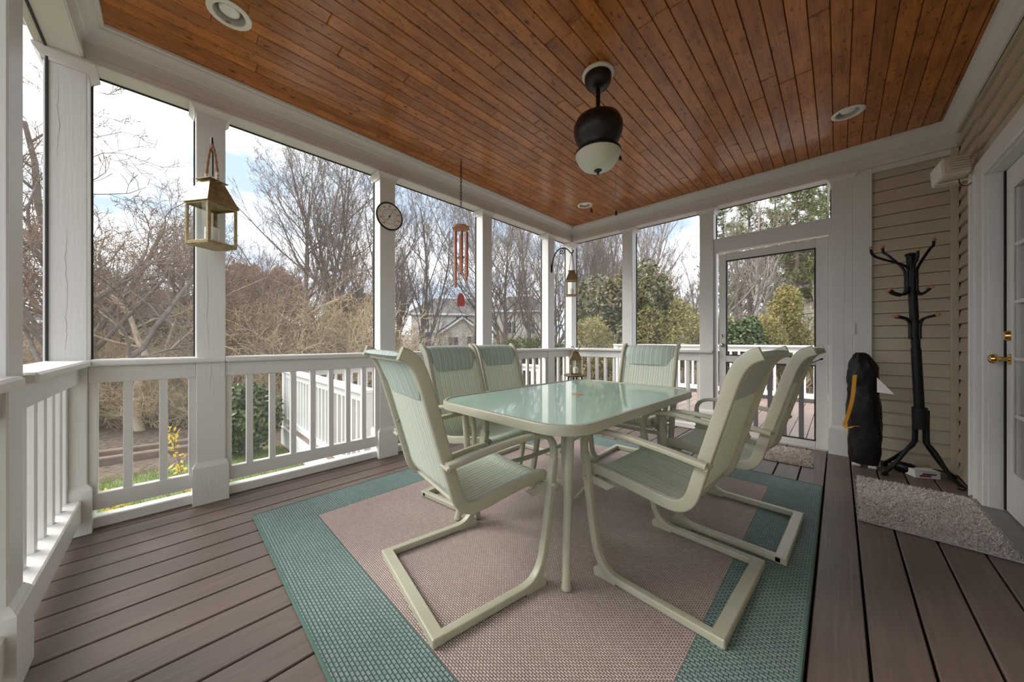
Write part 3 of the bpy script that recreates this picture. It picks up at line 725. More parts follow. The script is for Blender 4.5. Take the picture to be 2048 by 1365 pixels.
# ---- patio chairs
def make_chair():
    t = empty('patio_chair')
    W = .283
    leg_path = [(p.x, p.y) for p in catmull([(0,.0185,0),(.12,.0185,0),(.30,.0185,0),(.385,.022,0),(.435,.048,0),(.468,.10,0),(.487,.18,0),(.506,.30,0),(.522,.42,0),(.536,.515,0)], 5)]
    arm_path = [(p.x, p.y) for p in catmull([(.536,.515,0),(.537,.560,0),(.520,.598,0),(.482,.620,0),(.43,.628,0),(.34,.626,0),(.20,.612,0),(.035,.588,0)], 6)]
    seat_path = [(p.x, p.y) for p in catmull([(.520,.425,0),(.50,.436,0),(.43,.432,0),(.315,.416,0),(.215,.399,0),(.155,.397,0),(.118,.416,0),(.095,.455,0),(.076,.52,0),(.053,.60,0),(.018,.72,0),(-.014,.83,0),(-.034,.895,0),(-.054,.938,0),(-.080,.966,0),(-.112,.981,0)], 5)]
    MB().box(-.024, .022, -W-.017, W+.017, 0.001, .034, .004).build('base_bar', M['sage'], t, 0)
    for s in (-1, 1):
        sweep_xz(MB(), leg_path, s*W, rrect(.034, .030, .005)).build('leg', M['sage'], t)
        sweep_xz(MB(), arm_path, s*W, rrect(.036, .022, .007)).build('armrest', M['sage'], t)
        sr = sweep_xz(MB(), seat_path, s*.236, rrect(.027, .046, .006)).build('side_rail', M['sage'], t)
        MB().tube([(.035, s*.235, .580), (.035, s*(W+.012), .580)], .007, 8).build('bolt', M['sage'], sr)
        MB().lathe([(0,0),(.010,0),(.011,.004),(.008,.010),(0,.011)], 10, cap=False).xf(Matrix.Translation((.022, s*.224, .655)) @ Matrix.Rotation(math.radians(100),4,'Y')).build('bolt', M['sage'], sr)
        MB().tube([(.520, s*.225, .408), (.520, s*(W+.028), .408)], .011, 10).build('pivot_bolt', M['sage'], sr)
        MB().add([(.395,s*.262,.400),(.545,s*.262,.418),(.555,s*.262,.395),(.545,s*.262,.385),(.43,s*.262,.372),
                  (.395,s*.270,.400),(.545,s*.270,.418),(.555,s*.270,.395),(.545,s*.270,.385),(.43,s*.270,.372)],
                 [(0,1,2,3,4),(9,8,7,6,5),(0,5,6,1),(1,6,7,2),(2,7,8,3),(3,8,9,4),(4,9,5,0)]).build('spring_bracket', M['sage'], t, 0)
        MB().loft([[(.375,s*W+q,.001),(.375,s*W+q,.012),(.43,s*W+q,.026),(.452,s*W+q,.052),(.478,s*W+q,.030),(.476,s*W+q,.001)] for q in (-.018,.018)]).build('foot_pad', M['sage'], t, 0)
    MB().tube([(.515,-.262,.395),(.515,.262,.395)], .010, 8).build('stretcher', M['sage'], t)
    MB().tube([(.128,-.24,.395),(.128,.24,.395)], .010, 8).build('stretcher', M['sage'], t)
    MB().tube([(-.088,-.235,.956),(-.088,.235,.956)], .009, 8).build('stretcher', M['sage'], t)
    # sling
    sp = [(p.x, p.y) for p in catmull([(.487,.368,0),(.512,.388,0),(.524,.418,0),(.50,.440,0)], 3)][:-1] + seat_path[6:-2]
    rows_t, rows_b = [], []
    ny = 12
    for i, (a, z) in enumerate(sp):
        A = sp[max(i-1,0)]; B = sp[min(i+1,len(sp)-1)]; tt = Vector((B[0]-A[0], B[1]-A[1])).normalized(); nx, nz = -tt.y, tt.x   # normal away from sitter below
        sag = .016 if .14 < a < .45 and z < .5 else (.010 if z > .45 else .003)
        rt, rb = [], []
        for k in range(ny+1):
            y = -.226 + .452*k/ny; q = sag*(1-(2*k/ny-1)**2)
            rt.append((a+nx*(q-.003), y, z+nz*(q-.003))); rb.append((a+nx*(q+.001), y, z+nz*(q+.001)))
        rows_t.append(rt); rows_b.append(rb)
    mm = MB().grid(rows_t).grid(rows_b)
    mm.build('sling', M['sling'], t, 60)
    # padded headrest sleeve over the top of the sling
    hp = [p for p in seat_path if p[1] > .805]
    front, back = [], []
    L_ = len(hp)
    for i, (a, z) in enumerate(hp):
        A = hp[max(i-1,0)]; B = hp[min(i+1,L_-1)]; tt = Vector((B[0]-A[0], B[1]-A[1])).normalized(); nx, nz = tt.y, -tt.x
        fr_ = i/(L_-1); half = .165 + min(1, fr_/.25)*.055
        th_ = .020*math.sin(math.pi*min(max(fr_*.92+.06,0),1))**.6
        r1, r2 = [], []
        for k in range(ny+1):
            w = 2*k/ny-1; y = half*w; e_ = (1-w**6)
            r1.append((a+nx*th_*e_+nx*.002-0*nx, y, z+nz*th_*e_)); r2.append((a-nx*(th_*.5*e_+.010), y, z-nz*(th_*.5*e_+.010)))
        front.append(r1); back.append(r2)
    rings = [f_ + b_[::-1] for f_, b_ in zip(front, back)]
    MB().loft(rings).build('headrest', M['slinghead'], t, 60)
    return t
ch0 = make_chair()
CH = [((-1.245, .672), 81, 'striped sling patio chair turned askew at the table end opposite the screen door'),
      ((-.275, 1.572), 177, 'striped sling patio chair on the coat-rack side, across from the thermometer post'),
      ((-.178, 2.242), 177.5, 'striped sling patio chair on the coat-rack side, nearest the small beige mat'),
      ((-1.98, 1.45), 7, 'striped sling patio chair against the railing, beside the thermometer post'),
      ((-2.18, 2.085), 2, 'striped sling patio chair against the railing, nearest the round stool'),
      ((-1.225, 2.975), 272, 'striped sling patio chair at the table end before the back railing')]
for i, ((x_, y_), a_, lab) in enumerate(CH):
    c_ = ch0 if i == 0 else copy_tree(ch0)
    c_.location = (x_, y_, RZ-.0005); c_.rotation_euler = (0, 0, math.radians(a_)); tag(c_, lab, 'chair', 'sage patio chairs around the table')

# ---- shag mats
def shag_mat(label, x0, x1, y0, y1, rz, seed, n, mt):
    w, l = x1-x0, y1-y0
    t = tag(empty('shag_mat', ((x0+x1)/2, (y0+y1)/2, 0), rz), label, 'mat', 'shaggy grey mats')
    MB().box(-w/2, w/2, -l/2, l/2, .001, .009, .003).build('backing', mt, t, 0)
    r = np.random.default_rng(seed)
    px = r.uniform(-w/2-.004, w/2+.004, n); py = r.uniform(-l/2-.004, l/2+.004, n)
    ang = r.uniform(0, 2*np.pi, n); ln = r.uniform(.012, .022, n); rad = r.uniform(.0035, .0055, n)
    dirx, diry = np.cos(ang)*.8, np.sin(ang)*.8
    V = np.zeros((n, 4, 3))
    for k in range(3):
        a = ang + k*2*np.pi/3
        V[:,k,0] = px + np.cos(a)*rad; V[:,k,1] = py + np.sin(a)*rad; V[:,k,2] = .007 + (ln*.35 if k == 0 else 0)
    V[:,3,0] = px + dirx*ln; V[:,3,1] = py + diry*ln; V[:,3,2] = .008 + ln*.7
    base = (np.arange(n)*4)[:,None]
    F = np.concatenate([base+np.array([[0,1,3]]), base+np.array([[1,2,3]]), base+np.array([[2,0,3]])])
    me = bpy.data.meshes.new('pile'); me.from_pydata(V.reshape(-1,3).tolist(), [], F.tolist()); me.materials.append(mt)
    o = link('pile', me, t); o['kind'] = 'stuff'
    return t
M['shag'] = leafmat('shag_pile', (.55,.50,.48), (.92,.86,.81), .95, .1)
M['shag2'] = leafmat('shag_pile_beige', (.48,.41,.36), (.82,.72,.64), .95, .1)
shag_mat('shaggy pale grey mat on the floor before the house door', .092, .622, 2.75, 3.625, math.radians(-1), 3, 9000, M['shag'])
shag_mat('small shaggy beige mat on the floor before the screen door', -.72, -.17, 3.60, 4.12, math.radians(4), 4, 5500, M['shag2'])

# ---- coat rack
cr = tag(empty('coat_rack', (.425, 3.90, 0)), 'black metal coat rack with wooden knobs standing in the siding corner', 'coat rack')
CR = M['black']
top = Vector((-.035, .02, 1.675)); bot = Vector((.01, 0, .40))
MB().tube([bot, bot.lerp(top,.45)], .027, 16).build('pole', CR, cr)
MB().tube([bot.lerp(top,.45), top], .024, 16).lathe([(.0,0),(.028,0),(.032,.008),(.030,.016),(.015,.022),(0,.022)], 16, at=tuple(top), cap=False).build('pole', CR, cr)
MB().tube([(.01,0,.375),(.006,0,.535)], .040, 16).build('collar', CR, cr)
for z, k in ((1.50,.030),(1.115,.030)):
    q = bot.lerp(top, (z-.40)/1.275); MB().tube([q-Vector((0,0,.06)), q+Vector((0,0,.06))], .033, 12).build('collar', CR, cr)
feet = [(-.185,-.085), (-.165,.235), (.195,.195), (.195,-.09)]
for fx, fy in feet:
    d = Vector((fx,fy,0)).normalized()
    lg = MB().tube(catmull([Vector((.01,0,.52))+d*.034, Vector((.01,0,.30))+d*.034, Vector((.01,0,.262))+d*.045, Vector((.01,0,.215))+d*.075, Vector((fx*.7,fy*.7,.08)), (fx,fy,.011)],4), .0125, 10).build('leg', CR, cr)
    MB().tube([Vector((fx,fy,.013))-d*.03, (fx,fy,.011)], .0145, 10).build('foot_cap', CR, lg)
vR = Vector((C_, S_, 0)); vF = Vector((-S_, C_, 0))      # across / along the line from the door corner
def hook(z0, pts, knob=True):
    p = catmull(pts, 5); hk = MB().tube(p, .0085, 8).build('hook', CR, cr)
    if knob: MB().lathe([(0,-.012),(.009,-.010),(.013,0),(.012,.008),(.006,.013),(0,.014)], 12, at=tuple(p[-1]), cap=False).build('knob', M['knobwood'], hk)
q = bot.lerp(top, .86)
for d, out, up, kn_ in ((-vR, .31, .235, True), (vR, .165, .30, True), (-vR*.55+vF*.8, .15, .28, True), (-vR*.6-vF*.8, .12, .20, True)):
    d = d.normalized()
    hook(1.5, [q+d*.032-Vector((0,0,.09)), q+d*.032+Vector((0,0,.03)), q+d*.05+Vector((0,0,.10)), q+d*out*.8+Vector((0,0,up-.075)), q+d*out*.97+Vector((0,0,up-.045)), q+d*out+Vector((0,0,up))], kn_)
for d, out in ((-vR, .165), (vR, .125), (vF*.7-vR*.5, .12), (-vF, .12)):
    d = d.normalized()
    hook(1.4, [q+d*.032+Vector((0,0,.0)), q+d*.034-Vector((0,0,.09)), q+d*.06-Vector((0,0,.115)), q+d*out*.8-Vector((0,0,.10)), q+d*out-Vector((0,0,.075))])
q = bot.lerp(top, .545)
for d, out in ((-vR, .135), (vR, .145), (vF, .135), (-vF, .135)):
    d = d.normalized()
    hook(1.1, [q+d*.032-Vector((0,0,.05)), q+d*.033+Vector((0,0,.055)), q+d*.055+Vector((0,0,.10)), q+d*out*.8+Vector((0,0,.118)), q+d*out+Vector((0,0,.125))])

# ---- black carry bag
bg = tag(empty('folding_chair_bag', (.155, 3.985, 0)), 'black nylon carry bag with orange strap standing against the white post', 'bag')
rg = random.Random(5); rings = []
NZ, NA = 44, 36
for i in range(NZ+1):
    u = i/NZ; z = .028 + u*.905
    w = .084 + .012*math.sin(u*3.1+.3) - (.016*(u>.78)*(u-.78)/.22 if u < .97 else .0)
    if .66 < u < .72: w -= .010*(1-abs(u-.69)/.03)
    if u > .88: w *= max(.30, 1-((u-.88)/.12)**2*.72)
    if u < .06: w *= .90+u*1.66
    ring = []
    for k in range(NA):
        a = 2*math.pi*k/NA
        nn = mnoise.noise(Vector((math.cos(a)*1.4, math.sin(a)*1.4, z*5.5)))*.012 + mnoise.noise(Vector((math.cos(a)*4, math.sin(a)*4, z*13)))*.008
        fold = .006*math.sin(a*7+z*2) if u > .86 else 0
        r_ = w+nn+fold
        lean = .012*math.sin(z*2.4)
        ring.append((r_*1.05*math.cos(a)-.035*u+lean, r_*.86*math.sin(a)+.055*u, z))
    rings.append(ring)
MB().loft(rings).build('sack', M['bagcloth'], bg, 70)
def ribbon(name, pts, w, mt, parent, side):
    p = catmull(pts, 6); rows = []
    for i, c in enumerate(p): rows.append([c-Vector(side)*w/2, c+Vector(side)*w/2])
    m_ = MB().grid(rows); o_ = len(m_.v); m_.v += [tuple(Vector(q_)+Vector((0,-.0025,0))) for q_ in m_.v[:]]; m_.f += [tuple(i_+o_ for i_ in f_) for f_ in m_.f[:]]
    return m_.build(name, mt, parent, 60)
ribbon('strap', [(-.060,-.072,.752),(-.064,-.092,.70),(-.075,-.098,.56),(-.100,-.090,.42),(-.118,-.088,.34),(-.100,-.098,.312),(-.070,-.090,.335),(-.040,-.082,.335)], .028, M['orange'], bg, (.9,.1,.25))
MB().add([(.065,-.02,.735),(.065,-.02,.62),(.155,-.035,.615),(.066,-.021,.737),(.066,-.023,.618),(.156,-.038,.613)], [(0,1,2),(5,4,3),(0,3,4,1),(1,4,5,2),(2,5,3,0)]).build('paper_tag', M['paper'], bg, 0)
for fx, fy in ((-.05,-.045),(.04,-.05),(.06,.04),(-.04,.05)):
    MB().box(fx-.026, fx+.026, fy-.018, fy+.018, .001, .030, .009).build('chair_foot', mat('pale_foot', (.50,.52,.50), .5) if 'foot' not in M else M['foot'], bg, 0)

# ---- litter under the coat rack
pk = tag(empty('carton', (.455, 3.985, 0), math.radians(28)), 'small torn white carton with a printed label on the floor under the coat rack', 'box')
MB().box(-.075, .075, -.042, .042, .001, .058, .003).build('carton_body', M['paper'], pk, 0)
MB().add([(-.075,-.042,.058),(.075,-.042,.058),(.09,-.075,.070),(-.06,-.070,.066)], [(0,1,2,3)]).add([(-.075,.042,.058),(.075,.042,.058),(.085,.070,.074),(-.07,.075,.062)], [(0,1,2,3)]).build('flap', mat('carton_brown', (.30,.21,.15), .8), pk, 0)
MB().box(-.045, .02, -.0435, -.042, .012, .026).build('label_red', mat('print_red', (.30,.03,.03), .6), pk, 0)
MB().box(-.03, .05, -.0435, -.042, .028, .038).build('label_dark', mat('print_navy', (.03,.03,.10), .6), pk, 0)
bt = tag(MB().lathe([(0,0),(.036,0),(.040,.006),(.040,.085),(.034,.095),(.018,.100),(0,.101)], 20, cap=False).xf(Matrix.Translation((.325,4.03,.041)) @ Matrix.Rotation(math.radians(-25),4,'Z') @ Matrix.Rotation(math.radians(90),4,'Y')).build('can', M['black']), 'black can lying beside the torn carton under the coat rack', 'can')

# ---- ceiling fan
fx, fy = -1.087, 1.887
fan = tag(empty('ceiling_fan_light', (fx, fy, 0)), 'dark bronze ceiling fan motor on a downrod with a frosted glass light bowl', 'ceiling fan')
MB().lathe([(.0,2.7185),(.098,2.7185),(.098,2.708),(.090,2.702),(.0,2.702)], 40, cap=False).build('ceiling_medallion', M['lightwhite'], fan)
MB().lathe([(.0,2.702),(.082,2.702),(.083,2.685),(.078,2.66),(.060,2.635),(.030,2.622),(.0,2.62)], 40, cap=False).build('canopy', M['fanblack'], fan)
MB().tube([(0,0,2.63),(0,0,2.44)], .0135, 16).lathe([(.0,2.475),(.022,2.475),(.026,2.45),(0,2.45)], 20, cap=False).build('downrod', M['fanblack'], fan)
MB().lathe([(.0,2.462),(.04,2.460),(.095,2.448),(.135,2.422),(.150,2.388),(.150,2.352),(.143,2.322),(.128,2.290),(.112,2.262),(.108,2.240),(.110,2.222),(.0,2.222)], 48, cap=False).build('motor_housing', M['fanblack'], fan, 60)
MB().lathe([(.0,2.226),(.136,2.226),(.143,2.218),(.143,2.208),(.138,2.204),(0,2.204)], 48, cap=False).build('light_collar', M['fanblack'], fan)
MB().lathe([(.0,2.214),(.139,2.212),(.141,2.204),(.136,2.196),(.132,2.184),(.120,2.160),(.098,2.134),(.070,2.118),(.030,2.110),(.0,2.109)], 48, cap=False).build('glass_bowl', M['frost'], fan, 70)
MB().lathe([(.0,2.112),(.024,2.112),(.024,2.106),(.012,2.100),(.007,2.092),(.007,2.082),(0,2.080)], 20, cap=False).build('finial', M['fanblack'], fan)
for (px__, py__, zb, r0) in ((-.02*vR.x+.09*vF.x,-.02*vR.y+.09*vF.y,1.885,.0),(.12*vR.x+.02*vF.x,.12*vR.y+.02*vF.y,1.842,.0),(.132*vR.x-.03*vF.x,.132*vR.y-.03*vF.y,2.165,.0)):
    c_ = MB().tube([(px__,py__,2.225),(px__,py__,zb+.02)], .0012, 5).build('pull_chain', M['brassold'], fan)
    MB().lathe([(0,0),(.007,.004),(.009,.012),(.006,.026),(.002,.034),(0,.034)], 10, at=(px__,py__,zb-.012), cap=False).build('chain_fob', M['fanblack'], c_)

# ---- recessed lights
for (lx, ly), lab in zip(LIGHTS, ('round recessed ceiling light above the short corner railing', 'round recessed ceiling light near the coat rack corner', 'round recessed ceiling light above the corner stool')):
    t = tag(empty('recessed_light', (lx, ly, ZC)), lab, 'ceiling light', 'recessed ceiling lights')
    MB().lathe([(.066,.004),(.066,-.004),(.070,-.007),(.084,-.006),(.092,-.002),(.092,.0005),(.066,.004)], 40, cap=False).build('trim_ring', M['lightwhite'], t)
    MB().lathe([(.066,.0),(.062,.020),(.056,.055),(.054,.075),(0,.076)], 36, cap=False).build('baffle', M['baffle'], t)
    MB().lathe([(.020,.07),(.030,.050),(.042,.032),(.044,.022),(.040,.014),(.024,.008),(0,.006)], 28, cap=False).build('bulb', M['bulb'], t)

# ---- wind chime
wx, wy = -2.502, 1.879
wc = tag(empty('wind_chime', (wx, wy, 0)), 'copper tube wind chime with round wooden top and red sail hanging by the railing', 'wind chime')
MB().tube([(0,0,2.719),(0,0,2.70),(.008,0,2.690),(0,0,2.682),(-.007,0,2.69)], .0025, 6).build('ceiling_hook', M['black'], wc)
lk_a = MB(); 
tor = []
ringp = [(math.cos(a)*.008, 0, math.sin(a)*.019) for a in [2*math.pi*k/12 for k in range(13)]]
lm = MB().tube(ringp, .0027, 6, caps=False).mesh('chain_link', M['black'])
z = 2.675; i = 0
while z > 2.27:
    o = link('chain_link', lm, wc); o.location = (0,0,z); o.rotation_euler = (0,0,math.radians(90*(i%2))); z -= .0315; i += 1
for k in range(3):
    a = 2*math.pi*k/3; MB().tube([(0,0,z+.015),(.055*math.cos(a),.055*math.sin(a),2.09)], .0009, 4).build('cord', M['stoolwood'], wc)
MB().lathe([(0,2.066),(.070,2.066),(.080,2.072),(.080,2.084),(.072,2.092),(0,2.092)], 32, cap=False).build('top_disc', M['chimewood'], wc)
for k, zl in enumerate((1.62, 1.60, 1.66, 1.57, 1.52, 1.65)):
    a = 2*math.pi*k/6 + .5; cx_, cy_ = .060*math.cos(a), .060*math.sin(a)
    tb = MB().tube([(cx_,cy_,2.035),(cx_,cy_,zl)], .0125, 12).build('chime_tube', M['copper'], wc)
    MB().tube([(cx_,cy_,2.068),(cx_,cy_,2.03)], .001, 4).build('cord', M['stoolwood'], tb)
MB().lathe([(0,1.800),(.030,1.800),(.033,1.806),(.030,1.813),(0,1.813)], 24, cap=False).build('clapper', M['chimewood'], wc)
MB().tube([(0,0,2.07),(0,0,1.45)], .001, 4).build('cord', M['stoolwood'], wc)
sail = [(-.014,1.472),(-.026,1.452),(-.034,1.415),(-.036,1.372),(-.028,1.352),(.028,1.352),(.036,1.372),(.034,1.415),(.026,1.452),(.014,1.472)]
MB().loft([[(a*vR.x+vF.x*q_, a*vR.y+vF.y*q_, z_) for a, z_ in sail] for q_ in (-.006,.006)]).build('sail', M['redwood'], wc, 0)

# ---- thermometer on the post
th_ = tag(empty('dial_thermometer', (XL, 1.36, 2.14)), 'round black-rimmed dial thermometer mounted on the white post', 'thermometer')
Rx = Matrix.Rotation(math.radians(90),4,'Y')
MB().lathe([(0,0),(.112,0),(.122,.006),(.124,.016),(.118,.022),(.112,.018),(.112,.012)], 48, cap=False).xf(Rx).build('rim', M['black'], th_)
MB().lathe([(0,.006),(.113,.006),(.113,.013),(0,.013)], 48, cap=False).xf(Rx).build('dial_face', mat('dial_cream', (.86,.81,.73), .5), th_)
ink = mat('dial_ink', (.06,.045,.04), .6); inkg = mat('dial_ink_grey', (.20,.17,.14), .6)
def flat_text(body, size, y, z, mt, parent):
    cu = bpy.data.curves.new('num', 'FONT'); cu.body = body; cu.size = size; cu.align_x = 'CENTER'; cu.align_y = 'CENTER'; cu.extrude = .0004; cu.resolution_u = 2
    to = bpy.data.objects.new('num', cu); col.objects.link(to)
    dg = bpy.context.evaluated_depsgraph_get(); me = bpy.data.meshes.new_from_object(to.evaluated_get(dg)); bpy.data.objects.remove(to); bpy.data.curves.remove(cu)
    me.materials.clear(); me.materials.append(mt)
    o = link('numeral', me, parent); o.rotation_euler = (math.radians(90), 0, math.radians(90)); o.location = (.0137, y, z); return o
for k, s_ in enumerate(('-40','-20','0','20','40','60','80','100','120')):
    a = math.radians(230 - k*35); flat_text(s_, .023, .088*math.cos(a), .088*math.sin(a), ink, th_)
MB().lathe([(.0655,.0131),(.0655,.0138),(.0675,.0138),(.0675,.0131)], 48, cap=False).xf(Rx).build('scale_ring', inkg, th_)
tk = MB()
for k in range(45):
    a = math.radians(230 - k*280/44); y1, z1 = math.cos(a), math.sin(a); r0_, r1_ = .058, .066
    tk.tube([(.0136, y1*r0_, z1*r0_), (.0136, y1*r1_, z1*r1_)], .0005 if k%5 else .0011, 4)
tk.build('scale_ticks', inkg, th_, 0)
for k, s_ in enumerate(('10','20','30','40','50','60','70','80','90')):
    a = math.radians(225 - k*33.75); flat_text(s_, .010, .045*math.cos(a), .045*math.sin(a), inkg, th_)
MB().tube([(.016,-.022,-.040),(.016,.028,.052)], [.0022,.0009], 6).build('needle', ink, th_)
MB().lathe([(0,.013),(.008,.013),(.006,.019),(0,.019)], 14, cap=False).xf(Rx).build('needle_hub', ink, th_)

# ---- lanterns
def lantern(name_loc, rz, w, hb, hr, label, pitch=0):
    """local origin at the centre of the base; w body width, hb body height, hr roof height"""
    t = tag(empty('lantern', name_loc, rz), label, 'lantern', 'aged brass lanterns')
    r = w/2; bs = M['brassold']; fr = w*.065
    MB().box(-r, r, -r, r, 0, w*.05, .002).box(-r+.004, r-.004, -r+.004, r-.004, -.003, .0, 0).build('base', bs, t, 0)
    for sx_ in (-1,1):
        for sy_ in (-1,1): MB().box(sx_*r, sx_*(r-fr), sy_*r, sy_*(r-fr), w*.05, hb, .001).build('corner_post', bs, t, 0)
    for a in range(4):
        R_ = Matrix.Rotation(math.radians(90*a),4,'Z')
        MB().box(-r+fr, r-fr, -r+.001, -r+fr*.6, w*.05, w*.05+fr, .001).box(-r+fr, r-fr, -r+.001, -r+fr*.6, hb-fr, hb, .001).box(-r+fr, -r+fr*1.6, -r+.002, -r+fr*.5, w*.05, hb).box(r-fr*1.6, r-fr, -r+.002, -r+fr*.5, w*.05, hb).xf(R_).build('pane_frame', bs, t, 0)
        MB().add([(-r+fr, -r+fr*.3, w*.05+fr*.5), (r-fr, -r+fr*.3, w*.05+fr*.5), (r-fr, -r+fr*.3, hb-fr*.5), (-r+fr, -r+fr*.3, hb-fr*.5)], [(0,1,2,3)]).xf(R_).build('pane', M['clear'], t, 0)
    ro = r+w*.045; tp = w*.26
    MB().loft([[(-ro,-ro,hb),(ro,-ro,hb),(ro,ro,hb),(-ro,ro,hb)],[(-ro,-ro,hb+.004),(ro,-ro,hb+.004),(ro,ro,hb+.004),(-ro,ro,hb+.004)],[(-tp,-tp,hb+hr),(tp,-tp,hb+hr),(tp,tp,hb+hr),(-tp,tp,hb+hr)]]).build('roof', bs, t, 0)
    MB().box(-tp-.010, tp+.010, -tp-.010, tp+.010, hb+hr+.012, hb+hr+.016).box(-tp*.7, tp*.7, -tp*.7, tp*.7, hb+hr, hb+hr+.012).build('chimney_cap', bs, t, 0)
    MB().lathe([(0,w*.05),(w*.20,w*.05),(w*.20,w*.05+hb*.42),(w*.17,w*.05+hb*.43),(.004,w*.05+hb*.42),(0,w*.05+hb*.42)], 24, cap=False).build('candle', M['candle'], t)
    return t, hb+hr+.016, tp
lw = .170
l1, ztop, tp = lantern((XL+.155, .172, 1.602), math.radians(33), lw, .245, .135, 'large aged brass lantern with rope handle hung on a white post')
hk = (l1.location.x, l1.location.y)
zt = ztop
dirw = Vector((0,1,0))
for s_ in (-1, 1):
    loop = catmull([(s_*tp*.9, 0, zt), (s_*tp*.95,0,zt+.035), (s_*tp*.62,0,zt+.14), (s_*tp*.15,0,zt+.215), (0,0,zt+.225)], 8)
    rr_ = [.0065+.0016*math.sin(i*1.9) for i in range(len(loop))]
    h_ = MB().tube(loop, rr_, 8).build('rope_handle', M['rope'], l1)
    MB().tube([(s_*tp*.9,0,zt-.006),(s_*tp*.95,0,zt+.05)], .008, 8).build('handle_ferrule', mat('ferrule_cream', (.62,.55,.42), .5) if s_ == -1 else bpy.data.materials['ferrule_cream'], h_)
wk = tag(MB().tube(catmull([(XL+.002, .172, 2.24),(XL+.06,.172,2.235),(XL+.13,.172,2.20),(XL+.155,.172,2.195),(XL+.158,.172,2.24),(XL+.155,.172,2.262)],5), .0055, 8).tube([(XL+.156,.175,2.24),(XL+.156,.175,2.03)], .0045, 8).build('wall_hook', M['black']), 'black iron hook holding the large brass lantern on the post', 'hook')

# iron scroll bracket + second lantern
pyb = 3.72
br = tag(empty('scroll_bracket', (XL, pyb, 0)), 'black wrought iron scroll plant bracket on the white post', 'bracket')
MB().box(.0005, .008, -.012, .012, 1.985, 2.10, .002).build('mounting_plate', M['black'], br, 0)
ux, uy = math.cos(math.radians(25)), math.sin(math.radians(25))
def sc(d, z): return (.010+d*ux, d*uy, z)
MB().tube(catmull([sc(0,2.00),sc(.004,2.10),sc(.025,2.20),sc(.075,2.285),(sc(.145,2.315)),sc(.21,2.295),sc(.255,2.245),sc(.275,2.235),sc(.292,2.250),sc(.295,2.275)],6), .0078, 8).build('arm', M['black'], br)
sp_ = [sc(.125+.042*math.cos(a)*(1-a/13), 2.262+.042*math.sin(a)*(1-a/13)) for a in [math.pi/2 - .1 - k*.35 for k in range(26)] ] if False else [sc(.135+(.043-.0016*k)*math.cos(1.4-k*.4), 2.268+(.043-.0016*k)*math.sin(1.4-k*.4)) for k in range(24)]
MB().tube(sp_, .006, 6).build('scroll', M['black'], br)
l2x, l2y = XL+.010+.275*ux, pyb+.275*uy
l2, zt2, tp2 = lantern((l2x, l2y, 1.645), math.radians(38), .150, .215, .115, 'small aged brass lantern hanging from the iron scroll bracket')
for s_ in (-1, 1): MB().tube(catmull([(s_*tp2*.8,0,zt2),(s_*tp2*.7,0,zt2+.06),(s_*tp2*.25,0,zt2+.20),(0,0,zt2+.246)],6), .0045, 6).build('handle', M['black'], l2)

# stool with third lantern
stx, sty = -2.44, 3.66
st = tag(empty('round_stool', (stx, sty, 0)), 'small round dark wood stool in the porch corner', 'stool')
MB().lathe([(0,.575),(.130,.575),(.142,.580),(.145,.592),(.138,.600),(0,.600)], 36, cap=False).build('seat', M['stoolwood'], st)
for k in range(4):
    a = math.pi/4 + k*math.pi/2
    MB().tube([(.085*math.cos(a),.085*math.sin(a),.576),(.135*math.cos(a),.135*math.sin(a),.001)], .010, 8).build('leg', M['black'], st)
MB().tube([(.115*math.cos(2*math.pi*k/24),.115*math.sin(2*math.pi*k/24),.22) for k in range(25)], .006, 6, caps=False).build('foot_ring', M['black'], st)
l3, zt3, tp3 = lantern((stx+.012, sty-.012, .6035), math.radians(42), .135, .185, .100, 'small aged brass lantern with curled handle standing on the round stool')
MB().tube(catmull([(-tp3*1.6,0,zt3+.045),(-tp3*1.1,0,zt3+.055),(-tp3*.4,0,zt3+.025),(tp3*.5,0,zt3+.008),(tp3*1.4,0,zt3+.03),(tp3*1.7,0,zt3+.065),(tp3*1.3,0,zt3+.085)],6), .0045, 6).xf(Matrix.Rotation(math.radians(5),4,'Z')).build('handle', M['black'], l3)

# ---- wall speaker
spk = tag(empty('wall_speaker', (.545, 3.715, 2.185)), 'small beige louvred wall speaker on a bracket in the siding corner', 'speaker')
Rs = Matrix.Rotation(math.radians(12),4,'Z') @ Matrix.Rotation(math.radians(-12),4,'X')
MB().box(-.062, .060, -.080, .080, -.064, .064, .006).xf(Rs).build('cabinet', M['speaker'], spk, 0)
lv = MB()
for k in range(6): lv.box(-.040, .052, -.091, -.079, -.050+k*.018, -.040+k*.018, .002)
lv.xf(Rs); lv.build('grille_louvre', M['speaker'], spk, 0)
MB().box(-.066, -.060, -.070, .070, -.055, .055, .003).xf(Rs).build('front_panel', M['lightwhite'], spk, 0)
MB().box(-.05, .125, -.025, .0, -.082, -.076, .001).box(.118, .126, -.025, .0, -.08, .02, .001).xf(Matrix.Translation((-.022,0,0))).build('bracket', M['speaker'], spk, 0)
MB().tube(catmull([(.03,-.03,-.07),(.035,-.035,-.11),(.06,-.03,-.125),(.085,-.02,-.105),(.098,-.01,-.09)],5), .0025, 6).build('wire', M['black'], spk)

# ================================================================== OUTDOORS
def gz(x, y):
    d = max(0.0, math.hypot(min(0, x+3.2), max(0, y-4.5))-2.5)
    z = -.62 - min(1.7, .062*d)
    if d > 3: z += .25*mnoise.noise(Vector((x*.13, y*.13, .5)))
    return z
NXg, NYg = 90, 90
gx = np.concatenate([np.linspace(-140,-24,24), np.linspace(-22,14,56), np.linspace(18,90,16)]); gy = np.concatenate([np.linspace(-60,-14,10), np.linspace(-12,26,56), np.linspace(30,150,24)])
struct(MB().grid([[(a, b_, gz(a, b_)) for a in gx] for b_ in gy]).build('ground', M['ground'], None, 80))

